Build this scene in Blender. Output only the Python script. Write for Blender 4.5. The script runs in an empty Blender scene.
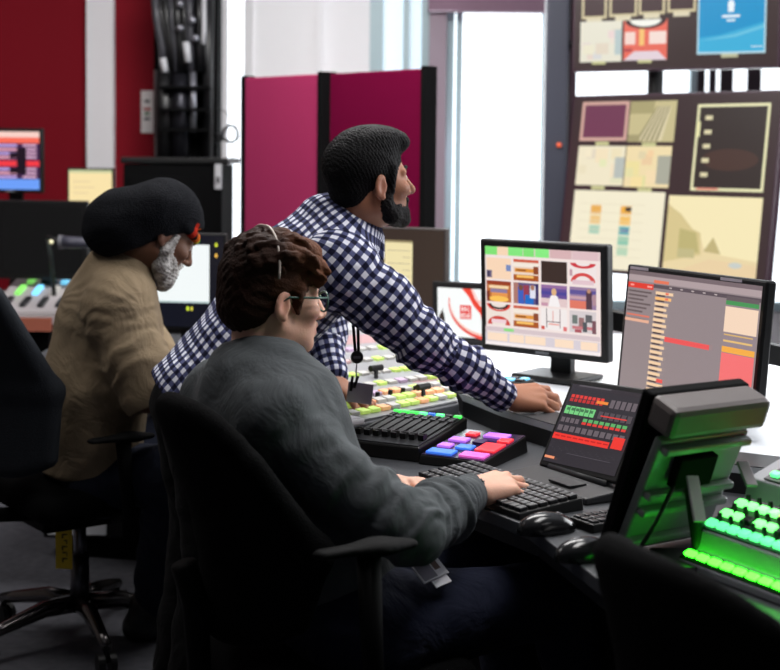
# Broadcast control room: three people at a lit production console.
import bpy, math, random
import numpy as np
from mathutils import Matrix, Vector
random.seed(7)
rng = np.random.default_rng(7)
C = bpy.context.scene.collection
S = bpy.context.scene
R_ = math.radians

# ------------------------------------------------------------------ camera
F = 1400.0; CX = 390.0; CY = 244.0; CAMH = 1.45
PITCH = R_(3.5); ROLL = R_(0.6)
FWD = np.array([0, math.cos(PITCH), -math.sin(PITCH)])
_r0 = np.array([1.0, 0, 0]); _u0 = np.cross(_r0, FWD)
RGT = _r0*math.cos(ROLL) + _u0*math.sin(ROLL)
UPV = -_r0*math.sin(ROLL) + _u0*math.cos(ROLL)
CAM = np.array([0, 0, CAMH])

def at(px, py, Y):
    """the point at distance Y into the room that the photograph shows at px, py"""
    r = FWD + RGT*(px-CX)/F - UPV*(py-CY)/F
    return CAM + r*(Y/r[1])

def atz(px, py, z):
    """the same for a point known to be at height z"""
    r = FWD + RGT*(px-CX)/F - UPV*(py-CY)/F
    return CAM + r*((z-CAMH)/r[2])

cam_d = bpy.data.cameras.new('camera'); cam = bpy.data.objects.new('camera', cam_d); C.objects.link(cam)
cam_d.sensor_width = 36; cam_d.lens = F/780*36
cam_d.shift_y = -(335-CY)/780
cam_d.clip_start = 0.05; cam_d.clip_end = 100
M_ = Matrix.Identity(4)
for i in range(3):
    M_[i][0] = RGT[i]; M_[i][1] = UPV[i]; M_[i][2] = -FWD[i]; M_[i][3] = CAM[i]
cam.matrix_world = M_
cam_d.dof.use_dof = True; cam_d.dof.focus_distance = 3.1; cam_d.dof.aperture_fstop = 3.8
S.camera = cam

# ------------------------------------------------------------------ materials
def lin(c):
    c = c/255.0
    return c/12.92 if c <= 0.04045 else ((c+0.055)/1.055)**2.4
def L3(rgb): return tuple(lin(v) for v in rgb)
_m = {}
def mat(name, rgb, rough=0.6, metal=0.0, emit=0.0, spec=0.5, bump=None, noise=None, coat=0.0):
    """rgb is the sRGB colour of the thing; bump=(scale, strength); noise=(scale, amount) varies the colour"""
    if name in _m: return _m[name]
    m = bpy.data.materials.new(name); m.use_nodes = True
    nt = m.node_tree; b = nt.nodes['Principled BSDF']
    col = L3(rgb) + (1,)
    b.inputs['Base Color'].default_value = col
    b.inputs['Roughness'].default_value = rough
    b.inputs['Metallic'].default_value = metal
    b.inputs['Specular IOR Level'].default_value = spec
    b.inputs['Coat Weight'].default_value = coat
    if emit:
        b.inputs['Emission Color'].default_value = col
        b.inputs['Emission Strength'].default_value = emit
    tc = None
    if bump or noise:
        tc = nt.nodes.new('ShaderNodeTexCoord')
    if noise:
        n = nt.nodes.new('ShaderNodeTexNoise'); n.inputs['Scale'].default_value = noise[0]; n.inputs['Detail'].default_value = 5
        nt.links.new(tc.outputs['Object'], n.inputs['Vector'])
        mr = nt.nodes.new('ShaderNodeMapRange'); mr.inputs[1].default_value = 0.3; mr.inputs[2].default_value = 0.7
        mr.inputs[3].default_value = 1-noise[1]; mr.inputs[4].default_value = 1+noise[1]
        nt.links.new(n.outputs['Fac'], mr.inputs[0])
        vm = nt.nodes.new('ShaderNodeVectorMath'); vm.operation = 'SCALE'
        vm.inputs[0].default_value = col[:3]; nt.links.new(mr.outputs[0], vm.inputs['Scale'])
        nt.links.new(vm.outputs[0], b.inputs['Base Color'])
    if bump:
        n = nt.nodes.new('ShaderNodeTexNoise'); n.inputs['Scale'].default_value = bump[0]; n.inputs['Detail'].default_value = 6
        nt.links.new(tc.outputs['Object'], n.inputs['Vector'])
        bp = nt.nodes.new('ShaderNodeBump'); bp.inputs['Strength'].default_value = bump[1]; bp.inputs['Distance'].default_value = 0.01
        nt.links.new(n.outputs['Fac'], bp.inputs['Height']); nt.links.new(bp.outputs[0], b.inputs['Normal'])
    _m[name] = m
    return m

def attr_mat(name, rough=0.5, emit=None, spec=0.4, bump=None, sss=0.0):
    """colour from the mesh's own 'Col' attribute; emit makes it a lit screen"""
    if name in _m: return _m[name]
    m = bpy.data.materials.new(name); m.use_nodes = True
    nt = m.node_tree; b = nt.nodes['Principled BSDF']
    a = nt.nodes.new('ShaderNodeAttribute'); a.attribute_name = 'Col'
    if emit is not None:
        b.inputs['Base Color'].default_value = (0.004, 0.004, 0.004, 1)
        nt.links.new(a.outputs['Color'], b.inputs['Emission Color']); b.inputs['Emission Strength'].default_value = emit
    else:
        nt.links.new(a.outputs['Color'], b.inputs['Base Color'])
    b.inputs['Roughness'].default_value = rough; b.inputs['Specular IOR Level'].default_value = spec
    if sss:
        b.inputs['Subsurface Weight'].default_value = sss
        b.inputs['Subsurface Radius'].default_value = (0.012, 0.004, 0.002); b.inputs['Subsurface Scale'].default_value = 1.0
    if bump:
        tc = nt.nodes.new('ShaderNodeTexCoord')
        n = nt.nodes.new('ShaderNodeTexNoise'); n.inputs['Scale'].default_value = bump[0]; n.inputs['Detail'].default_value = 6
        nt.links.new(tc.outputs['Object'], n.inputs['Vector'])
        bp = nt.nodes.new('ShaderNodeBump'); bp.inputs['Strength'].default_value = bump[1]; bp.inputs['Distance'].default_value = 0.01
        nt.links.new(n.outputs['Fac'], bp.inputs['Height']); nt.links.new(bp.outputs[0], b.inputs['Normal'])
    _m[name] = m
    return m

BLACK = mat('black plastic', (15, 15, 16), 0.45, spec=.35)
MATTE = mat('matte black', (8, 8, 9), 0.85, spec=0.08)
DARK = mat('dark grey plastic', (36, 37, 40), 0.5)
GREYP = mat('grey plastic', (92, 92, 98), 0.5)
LGREY = mat('light grey plastic', (188, 188, 192), 0.45)
WHITE = mat('white paint', (232, 232, 234), 0.6)
CHROME = mat('brushed metal', (190, 190, 195), 0.25, 1.0)
SCREEN = attr_mat('lit screen', 0.25, emit=1.0)

# ------------------------------------------------------------------ object helpers
_mat = {}          # object name -> world matrix of the thing it belongs to
def thing(name, label, cat, loc=(0, 0, 0), rz=0.0, group=None):
    o = bpy.data.objects.new(name, None); C.objects.link(o)
    o.location = tuple(float(v) for v in loc); o.rotation_euler = (0, 0, rz); o.empty_display_size = 0.05
    _mat[o.name] = Matrix.Translation(Vector([float(v) for v in loc])) @ Matrix.Rotation(rz, 4, 'Z')
    return tag(o, label, cat, group)
def tag(o, label, cat, group=None):
    o['label'] = label; o['category'] = cat
    if group: o['group'] = group
    return o
def structure(o):
    o['kind'] = 'structure'; return o
def root_matrix(p):
    while p is not None and p.name not in _mat: p = p.parent
    return _mat[p.name] if p is not None else Matrix.Identity(4)

def link_mesh(name, V, Fc, m, parent=None, smooth=False, world=True, bevel=0, col=None, uv=None, midx=None, seg=2, auto=None):
    V = np.asarray(V, float).reshape(-1, 3)
    if parent is not None and world:
        Mi = np.array(root_matrix(parent).inverted())
        V = V @ Mi[:3, :3].T + Mi[:3, 3]
    me = bpy.data.meshes.new(name)
    me.from_pydata(V.tolist(), [], [list(map(int, f)) for f in Fc])
    for mm in (m if isinstance(m, (list, tuple)) else [m]): me.materials.append(mm)
    if midx is not None: me.polygons.foreach_set('material_index', np.asarray(midx, np.int32))
    if smooth: me.polygons.foreach_set('use_smooth', np.ones(len(me.polygons), bool))
    if col is not None:            # one colour per vertex or per face
        col = np.asarray(col, np.float32)
        if len(col) == len(V):
            a = me.color_attributes.new('Col', 'FLOAT_COLOR', 'POINT'); arr = np.ones((len(V), 4), np.float32); arr[:, :3] = col
        else:
            a = me.color_attributes.new('Col', 'FLOAT_COLOR', 'CORNER'); arr = np.ones((len(me.loops), 4), np.float32)
            arr[:, :3] = np.repeat(col, [len(f) for f in Fc], axis=0)
        a.data.foreach_set('color', arr.ravel())
    if uv is not None:
        l = me.uv_layers.new(name='UVMap'); l.data.foreach_set('uv', np.asarray(uv, np.float32).ravel())
    me.update()
    o = bpy.data.objects.new(name, me); C.objects.link(o)
    if parent is not None: o.parent = parent
    if bevel:
        b = o.modifiers.new('Bevel', 'BEVEL'); b.width = bevel; b.segments = seg; b.limit_method = 'ANGLE'; b.angle_limit = R_(40)
    return o

class MB:
    """collects simple solids and builds them as one mesh"""
    def __init__(s): s.V = []; s.F = []; s.col = []; s.mi = []; s.cur = (1, 1, 1); s.m = 0
    def add(s, V, Fc):
        n = len(s.V); s.V += [tuple(map(float, v)) for v in V]
        for f in Fc: s.F.append([i+n for i in f]); s.col.append(s.cur); s.mi.append(s.m)
        return s
    def box(s, c, size, M=None):
        c = np.asarray(c, float); h = np.asarray(size, float)/2
        P = np.array([[x, y, z] for x in (-1, 1) for y in (-1, 1) for z in (-1, 1)], float)*h
        if M is not None: P = P @ np.asarray(M).T
        return s.add(P+c, [(0, 1, 3, 2), (4, 6, 7, 5), (0, 4, 5, 1), (2, 3, 7, 6), (0, 2, 6, 4), (1, 5, 7, 3)])
    def hexa(s, b, t):     # bottom quad, top quad
        return s.add(list(b)+list(t), [(3, 2, 1, 0), (4, 5, 6, 7), (0, 1, 5, 4), (1, 2, 6, 5), (2, 3, 7, 6), (3, 0, 4, 7)])
    def prism(s, poly, z0, z1):
        n = len(poly)
        V = [(p[0], p[1], z0) for p in poly]+[(p[0], p[1], z1) for p in poly]
        a = sum(poly[i][0]*poly[(i+1) % n][1]-poly[(i+1) % n][0]*poly[i][1] for i in range(n))
        Fc = [list(range(n-1, -1, -1)), list(range(n, 2*n))]+[(i, (i+1) % n, (i+1) % n+n, i+n) for i in range(n)]
        if a < 0: Fc = [list(reversed(f)) for f in Fc]
        return s.add(V, Fc)
    def tube(s, pts, r, n=10, cap=True):
        P = np.asarray(pts, float); k = len(P); r = np.broadcast_to(np.asarray(r, float), (k,))
        T = np.gradient(P, axis=0); T /= np.linalg.norm(T, axis=1)[:, None]+1e-12
        a = np.array([0, 0, 1.0]) if abs(T[0][2]) < 0.9 else np.array([1.0, 0, 0])
        N = np.cross(T[0], a); N /= np.linalg.norm(N); V = []
        for i in range(k):
            N = N-T[i]*(N@T[i]); N /= np.linalg.norm(N)+1e-12; B = np.cross(T[i], N)
            for j in range(n):
                t = 2*math.pi*j/n; V.append(P[i]+r[i]*(N*math.cos(t)+B*math.sin(t)))
        Fc = [(i*n+j, i*n+(j+1) % n, (i+1)*n+(j+1) % n, (i+1)*n+j) for i in range(k-1) for j in range(n)]
        if cap: Fc += [list(range(n-1, -1, -1)), list(range((k-1)*n, k*n))]
        return s.add(V, Fc)
    def cyl(s, a, b, r0, r1=None, n=20): return s.tube([a, b], [r0, r0 if r1 is None else r1], n)
    def ell(s, c, r, n=16, m=10, M=None):
        r = np.broadcast_to(np.asarray(r, float), (3,)); V = []
        for i in range(m+1):
            th = math.pi*i/m
            for j in range(n):
                ph = 2*math.pi*j/n; V.append((math.sin(th)*math.cos(ph), math.sin(th)*math.sin(ph), math.cos(th)))
        V = np.array(V)*r
        if M is not None: V = V @ np.asarray(M).T
        Fc = [(i*n+j, (i+1)*n+j, (i+1)*n+(j+1) % n, i*n+(j+1) % n) for i in range(m) for j in range(n)]
        return s.add(V+np.asarray(c, float), Fc)
    def xf(s, M):          # transform everything collected so far
        M = np.array(M); V = np.array(s.V) @ M[:3, :3].T + M[:3, 3]; s.V = [tuple(v) for v in V]; return s
    def build(s, name, m, parent=None, smooth=False, world=True, bevel=0, use_col=False, seg=2):
        return link_mesh(name, s.V, s.F, m, parent, smooth, world, bevel, np.array(s.col) if use_col else None, None,
                         s.mi if isinstance(m, (list, tuple)) else None, seg)

def copy_part(o, parent, M):
    """a copy of a part placed at matrix M (in the frame of its thing)"""
    c = o.copy(); C.objects.link(c); c.parent = parent; c.matrix_basis = M; return c
def basis(x, y, z, o):
    M = Matrix.Identity(4)
    for i in range(3): M[i][0] = x[i]; M[i][1] = y[i]; M[i][2] = z[i]; M[i][3] = o[i]
    return M
def nrm(v): v = np.asarray(v, float); return v/np.linalg.norm(v)
# ------------------------------------------------------------------ smooth solids for people
class Field:
    """a smooth union of round shapes, turned into one continuous surface"""
    def __init__(s, lo, hi, h):
        s.h = h; s.lo = np.asarray(lo, float); s.n = np.ceil((np.asarray(hi, float)-s.lo)/h).astype(int)+1
        s.f = np.full(s.n, 1.0, np.float32)
        s.ax = [s.lo[i]+h*np.arange(s.n[i]) for i in range(3)]
    def _reg(s, lo, hi, pad):
        a = np.clip(np.floor((lo-pad-s.lo)/s.h).astype(int), 0, s.n); b = np.clip(np.ceil((hi+pad-s.lo)/s.h).astype(int)+1, 0, s.n)
        if (b <= a).any(): return None, None
        sl = tuple(slice(a[i], b[i]) for i in range(3))
        P = np.stack(np.meshgrid(*[s.ax[i][sl[i]] for i in range(3)], indexing='ij'), -1).astype(np.float32)
        return sl, P
    def _op(s, sl, d, k, op):
        f = s.f[sl]
        if op == 'sub':
            d = -d
            h = np.clip(0.5-0.5*(f-d)/k, 0, 1)if k else (d > f)
            s.f[sl] = f*(1-h)+d*h+k*h*(1-h)
        elif op == 'int':
            h = np.clip(0.5-0.5*(d-f)/k, 0, 1)
            s.f[sl] = d*(1-h)+f*h+k*h*(1-h)
        else:
            h = np.clip(0.5+0.5*(f-d)/k, 0, 1)
            s.f[sl] = f*(1-h)+d*h-k*h*(1-h)
    def rc(s, a, b, ra, rb=None, k=0.02, op='add', flat=None):
        """tapered capsule; flat=(axis, factor) squashes it along axis"""
        a = np.asarray(a, float); b = np.asarray(b, float); rb = ra if rb is None else rb; R = max(ra, rb)
        if flat: R *= max(1, flat[1])
        sl, P = s._reg(np.minimum(a, b)-R, np.maximum(a, b)+R, k+2*s.h)
        if sl is None: return s
        ab = (b-a).astype(np.float32); q = P-a.astype(np.float32); L = float(ab@ab)+1e-12
        t = np.clip((q@ab)/L, 0, 1); w = q-t[..., None]*ab; sc = 1.0
        if flat:
            n = nrm(flat[0]).astype(np.float32); c = w@n; w = w+np.multiply.outer(c*(1/flat[1]-1), n); sc = min(1, flat[1])
        d = (np.sqrt((w*w).sum(-1))-(ra+(rb-ra)*t))*sc
        s._op(sl, d, k, op); return s
    def el(s, c, r, M=None, k=0.02, op='add'):
        c = np.asarray(c, float); r = np.broadcast_to(np.asarray(r, float), (3,)); R = r.max()
        sl, P = s._reg(c-R, c+R, k+2*s.h)
        if sl is None: return s
        q = P-c.astype(np.float32)
        if M is not None: q = q @ np.asarray(M, np.float32)
        a = q/r.astype(np.float32); k0 = np.sqrt((a*a).sum(-1)); b = a/r.astype(np.float32); k1 = np.sqrt((b*b).sum(-1))+1e-9
        s._op(sl, k0*(k0-1)/k1, k, op); return s
    def chain(s, pts, k=0.02, flat=None, op='add'):
        for (a, ra), (b, rb) in zip(pts[:-1], pts[1:]): s.rc(a, b, ra, rb, k, op, flat)
        return s
    def cut(s, p, n, k=0.004):
        """remove everything on the side of the plane that n points to"""
        P = np.stack(np.meshgrid(*s.ax, indexing='ij'), -1).astype(np.float32)
        d = (np.asarray(p, np.float32)-P)@nrm(n).astype(np.float32)*-1
        s.f = np.maximum(s.f, d); return s
    def mesh(s, smooth=2):
        f = s.f; f[0] = f[-1] = 1; f[:, 0] = f[:, -1] = 1; f[:, :, 0] = f[:, :, -1] = 1
        n = s.n; neg = f < 0
        cnt = sum(neg[i:n[0]-1+i, j:n[1]-1+j, k:n[2]-1+k].astype(np.int8) for i in (0, 1) for j in (0, 1) for k in (0, 1))
        act = (cnt > 0) & (cnt < 8); ids = np.full(act.shape, -1, np.int64); I = np.argwhere(act); ids[act] = np.arange(len(I))
        acc = np.zeros((len(I), 3)); w = np.zeros(len(I))
        cr = {}
        for i in (0, 1):
            for j in (0, 1):
                for k in (0, 1): cr[i, j, k] = f[I[:, 0]+i, I[:, 1]+j, I[:, 2]+k]
        for ax in range(3):
            for u in (0, 1):
                for v in (0, 1):
                    a = [u, v]; a.insert(ax, 0); b = [u, v]; b.insert(ax, 1)
                    fa = cr[tuple(a)]; fb = cr[tuple(b)]; m = (fa < 0) != (fb < 0)
                    t = np.where(m, fa/np.where(m, fa-fb, 1), 0)
                    p = np.tile(np.array(a, float), (len(I), 1)); p[:, ax] += t
                    acc[m] += p[m]; w[m] += 1
        V = s.lo+s.h*(I+acc/w[:, None]); Q = []
        for ax in range(3):
            o1, o2 = (ax+1) % 3, (ax+2) % 3
            sa = [slice(None)]*3; sb = [slice(None)]*3; sa[ax] = slice(0, n[ax]-1); sb[ax] = slice(1, n[ax])
            na = neg[tuple(sa)]; nb = neg[tuple(sb)]; E = np.argwhere(na != nb)
            if len(E) == 0: continue
            E = E[(E[:, o1] > 0) & (E[:, o2] > 0)]
            inside = na[E[:, 0], E[:, 1], E[:, 2]]
            def g(d1, d2):
                c = E.copy(); c[:, o1] -= d1; c[:, o2] -= d2; return ids[c[:, 0], c[:, 1], c[:, 2]]
            q = np.stack([g(1, 1), g(0, 1), g(0, 0), g(1, 0)], 1)
            q[~inside] = q[~inside][:, ::-1]; Q.append(q)
        Q = np.concatenate(Q)
        ee = np.concatenate([Q[:, [0, 1]], Q[:, [1, 2]], Q[:, [2, 3]], Q[:, [3, 0]]]); ee = np.concatenate([ee, ee[:, ::-1]])
        deg = np.bincount(ee[:, 0], minlength=len(V)).astype(float)[:, None]+1e-9
        for _ in range(smooth):
            sm = np.stack([np.bincount(ee[:, 0], V[ee[:, 1], c], len(V)) for c in range(3)], 1)/deg
            V = V*0.5+sm*0.5
        return V, Q

def normals(V, Q):
    n = np.cross(V[Q[:, 2]]-V[Q[:, 0]], V[Q[:, 3]]-V[Q[:, 1]]); N = np.zeros_like(V)
    for c in range(4): np.add.at(N, Q[:, c], n)
    return N/(np.linalg.norm(N, axis=1)[:, None]+1e-12)
def wob(P, freq, seed, octs=3):
    """smooth pseudo-noise in about -1..1; freq may differ per axis"""
    r = np.random.default_rng(seed); out = np.zeros(len(P)); a = 1.0; fr = np.broadcast_to(np.asarray(freq, float), (3,))
    for o in range(octs):
        for _ in range(4):
            k = nrm(r.normal(size=3))*fr*(1.8**o)*6.28; out += a*0.35*np.sin(P@k+r.uniform(0, 6.28))
        a *= 0.55
    return out
def folds(V, N, p0, p1, amp, pitch, seed, reach):
    """bunched cloth: ridges across the limb p0-p1, fading away from it"""
    ax = nrm(np.asarray(p1)-np.asarray(p0)); t = (V-p0)@ax; L = np.linalg.norm(np.asarray(p1)-np.asarray(p0))
    w = np.clip(1-np.abs(t-L/2)/(L/2+reach), 0, 1)
    rad = np.linalg.norm((V-p0)-t[:, None]*ax, axis=1); w = w*np.clip(1.6-rad/0.09, 0, 1)
    ph = t/pitch*6.28+wob(V, 4.0, seed)*2.6
    return V+N*(amp*w*(np.sin(ph)*0.6+0.4*np.sin(1.7*ph+1)*wob(V, 7, seed+1)))[:, None]

def frame(yaw, pitch=0.0, roll=0.0):
    """columns: forward, left, up.  yaw from +x towards +y, pitch>0 looks down, roll>0 tips the head to its right"""
    y, p, r = R_(yaw), R_(pitch), R_(roll)
    f = np.array([math.cos(y)*math.cos(p), math.sin(y)*math.cos(p), -math.sin(p)])
    l = np.array([-math.sin(y), math.cos(y), 0]); u = np.cross(f, l)
    l2 = l*math.cos(r)+u*math.sin(r); u2 = u*math.cos(r)-l*math.sin(r)
    return np.stack([f, l2, u2], 1)

def head_skin(S_, o, R, s=1.0, nose=1.0):
    P = lambda *v: o+R@(np.array(v)*s)
    S_.el(P(-0.010, 0, 0.030), np.array([0.096, 0.076, 0.086])*s, R, 0.02)
    S_.el(P(0.034, 0, -0.030), np.array([0.060, 0.060, 0.084])*s, R, 0.025)
    S_.el(P(0.036, 0, -0.074), np.array([0.054, 0.053, 0.040])*s, R, 0.02)
    for q in (-1, 1):
        S_.rc(P(0.0, 0.052*q, -0.06), P(0.07, 0.016*q, -0.098), 0.017*s, 0.016*s, 0.02)       # jaw line
        S_.el(P(0.062, 0.046*q, -0.026), np.array([0.026, 0.020, 0.018])*s, R, 0.02)           # cheek bone
        S_.rc(P(0.084, 0.010*q, 0.019), P(0.070, 0.050*q, 0.017), 0.010*s, 0.009*s, 0.012)     # brow
    S_.el(P(0.080, 0, -0.102), np.array([0.016, 0.020, 0.016])*s, R, 0.014)                    # chin
    for q in (-1, 1):
        S_.el(P(0.098, 0.031*q, -0.001), np.array([0.018, 0.019, 0.012])*s, R, 0.012, 'sub')   # socket
        S_.el(P(0.074, 0.031*q, 0.000), np.array([0.0145, 0.017, 0.0125])*s, R, 0.005)         # lids
    S_.rc(P(0.089, 0, 0.010), P(0.113*nose if nose > 1 else 0.113, 0, -0.032), 0.0085*s, 0.0105*s, 0.012)
    S_.el(P(0.112*nose, 0, -0.036), np.array([0.011, 0.011, 0.010])*s, R, 0.008)
    for q in (-1, 1): S_.el(P(0.099, 0.0135*q, -0.040), np.array([0.012, 0.008, 0.008])*s, R, 0.006)
    S_.rc(P(0.086, -0.018, -0.064), P(0.098, 0, -0.060), 0.0065*s, 0.0078*s, 0.008); S_.rc(P(0.098, 0, -0.060), P(0.086, 0.018, -0.064), 0.0078*s, 0.0065*s, 0.008)
    S_.rc(P(0.085, -0.016, -0.075), P(0.095, 0, -0.075), 0.0065*s, 0.0085*s, 0.008); S_.rc(P(0.095, 0, -0.075), P(0.085, 0.016, -0.075), 0.0085*s, 0.0065*s, 0.008)
    S_.rc(P(0.098, -0.02, -0.068), P(0.107, 0, -0.067), 0.0022*s, 0.003*s, 0.004, 'sub'); S_.rc(P(0.107, 0, -0.067), P(0.098, 0.02, -0.068), 0.003*s, 0.0022*s, 0.004, 'sub')
    for q in (-1, 1):
        ear(S_, P, R, q, s)
def ear(S_, P, R, q, s=1.0):
    c = np.array([-0.014, 0.080*q, -0.012])
    Rm = R @ np.array([[0.97, 0.0, 0.2], [0, 1, 0], [-0.2, 0, 0.97]]) @ np.array([[1, 0.35*q, 0], [-0.35*q, 1, 0], [0, 0, 1]])
    S_.el(P(*c), np.array([0.019, 0.008, 0.031])*s, nrm_cols(Rm), 0.006)
    S_.el(P(*(c+[0.006, -0.004*q, -0.004])), np.array([0.012, 0.010, 0.016])*s, R, 0.008)
    S_.el(P(*(c+[0.004, 0.009*q, 0.002])), np.array([0.010, 0.0075, 0.019])*s, nrm_cols(Rm), 0.004, 'sub')
    S_.el(P(*(c+[0.006, -0.001*q, -0.028])), np.array([0.008, 0.006, 0.008])*s, R, 0.006)
def nrm_cols(M): return M/np.linalg.norm(M, axis=0)

def hand(S_, wrist, fwd, up, side, s=1.0, curl=(25, 30, 30), spread=6, thumb=(35, 10), lift=0.0, wr=0.026):
    """five-fingered hand: fwd along the palm, up = back of the hand, side = +1 when the thumb lies along up x fwd"""
    f = nrm(fwd); u = nrm(np.asarray(up)-f*(np.asarray(up)@f)); t = np.cross(u, f)*side     # t points to the thumb side
    W = np.asarray(wrist, float)
    P = lambda a, b, c: W+(f*a+t*b+u*c)*s
    kn = [(0.088, 0.030, 0.004), (0.094, 0.009, 0.007), (0.089, -0.012, 0.005), (0.080, -0.031, 0.001)]
    lens = [(0.042, 0.026, 0.021), (0.047, 0.030, 0.022), (0.043, 0.028, 0.022), (0.034, 0.021, 0.019)]
    S_.rc(P(-0.03, 0, 0), P(0.02, 0, 0), wr, wr, 0.015, flat=(u, 0.72))
    for (a, b, c) in kn:
        S_.rc(P(0.012, b*0.55, 0), P(a, b, c), 0.0155*s, 0.0125*s, 0.012)
    S_.rc(P(0.02, 0.022, -0.006), P(0.055, 0.028, -0.008), 0.017*s, 0.013*s, 0.012)
    S_.rc(P(0.02, -0.022, -0.006), P(0.06, -0.026, -0.006), 0.015*s, 0.012*s, 0.012)
    for i in range(4):
        ang = -R_(lift); b0 = np.array(P(*kn[i])); sp = R_((1.5-i)*spread)
        dirh = f*math.cos(sp)+t*math.sin(sp); r = [0.0098, 0.0090, 0.0082, 0.0072] if i < 3 else [0.0086, 0.0078, 0.0072, 0.0064]
        for j in range(3):
            ang += R_(curl[j]*(1+0.12*i)); d = dirh*math.cos(ang)-u*math.sin(ang); b1 = b0+d*lens[i][j]*s
            S_.rc(b0, b1, r[j]*s, r[j+1]*s, 0.005); b0 = b1
    a0 = P(0.022, 0.030, -0.010); d = f*math.cos(R_(thumb[0]))+t*math.sin(R_(thumb[0]))-u*0.25
    a1 = a0+nrm(d)*0.040*s; d2 = nrm(f*math.cos(R_(thumb[1]))+t*math.sin(R_(thumb[1]))-u*0.3); a2 = a1+d2*0.032*s; a3 = a2+nrm(d2-u*0.15+f*0.1)*0.024*s
    S_.rc(a0, a1, 0.014*s, 0.0105*s, 0.008); S_.rc(a1, a2, 0.0102*s, 0.0092*s, 0.004); S_.rc(a2, a3, 0.0094*s, 0.0078*s, 0.004)
    return S_

def ring(S_, c, R, rx, ry, r, k=0.006, n=20, drop=0.0, gap=0.0):
    """a rolled band around a neck or wrist; drop lowers it towards the front, gap opens it there"""
    pts = []
    for i in range(n+1):
        a = gap+(2*math.pi-2*gap)*i/n
        pts.append(c+R@np.array([rx*math.cos(a), ry*math.sin(a), -drop*(0.5+0.5*math.cos(a))]))
    for a, b in zip(pts[:-1], pts[1:]): S_.rc(a, b, r, r, k)

def bone_uv(V, Q, bones):
    """cloth coordinates in metres: round each bone and along it; every face belongs to its nearest bone"""
    cen = V[Q].mean(1); best = np.full(len(Q), 1e9); who = np.zeros(len(Q), int)
    for i, (a, b, r, ref) in enumerate(bones):
        a = np.asarray(a, float); b = np.asarray(b, float); ab = b-a; t = np.clip((cen-a)@ab/(ab@ab), 0, 1)
        d = np.linalg.norm(cen-a-t[:, None]*ab, axis=1)-r
        m = d < best; best[m] = d[m]; who[m] = i
    uv = np.zeros((len(Q), 4, 2))
    for i, (a, b, r, ref) in enumerate(bones):
        m = who == i
        if not m.any(): continue
        a = np.asarray(a, float); ax = nrm(np.asarray(b)-a); e1 = nrm(np.asarray(ref)-ax*(np.asarray(ref)@ax)); e2 = np.cross(ax, e1)
        q = V[Q[m]]-a; v = q@ax; ang = np.arctan2(q@e2, q@e1)
        c = cen[m]-a; ca = np.arctan2(c@e2, c@e1)[:, None]; ang = ca+(ang-ca+math.pi) % (2*math.pi)-math.pi
        uv[m, :, 0] = ang*r; uv[m, :, 1] = v
    return uv.reshape(-1, 2)
# ------------------------------------------------------------------ people
SKIN = attr_mat('skin', 0.5, spec=0.35, bump=(220, 0.08), sss=0.12)
HAIR = attr_mat('hair', 0.6, spec=0.12, bump=(320, 0.4))
WOOL = attr_mat('wool', 0.95, spec=0.1, bump=(300, 0.6))

def cloth_mat(name, rgb, rough=0.85, weave=900, fold=9):
    m = mat(name, rgb, rough, spec=0.15, noise=(14, 0.10))
    nt = m.node_tree; b = nt.nodes['Principled BSDF']; tc = nt.nodes.new('ShaderNodeTexCoord')
    n1 = nt.nodes.new('ShaderNodeTexNoise'); n1.inputs['Scale'].default_value = weave; n1.inputs['Detail'].default_value = 2
    n2 = nt.nodes.new('ShaderNodeTexNoise'); n2.inputs['Scale'].default_value = fold; n2.inputs['Detail'].default_value = 4; n2.inputs['Distortion'].default_value = 1.2
    for n in (n1, n2): nt.links.new(tc.outputs['Object'], n.inputs['Vector'])
    b1 = nt.nodes.new('ShaderNodeBump'); b1.inputs['Strength'].default_value = 0.25; b1.inputs['Distance'].default_value = 0.002
    b2 = nt.nodes.new('ShaderNodeBump'); b2.inputs['Strength'].default_value = 0.42; b2.inputs['Distance'].default_value = 0.03
    nt.links.new(n1.outputs['Fac'], b1.inputs['Height']); nt.links.new(n2.outputs['Fac'], b2.inputs['Height'])
    nt.links.new(b1.outputs[0], b2.inputs['Normal']); nt.links.new(b2.outputs[0], b.inputs['Normal'])
    b.inputs['Sheen Weight'].default_value = 0.02
    return m

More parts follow.
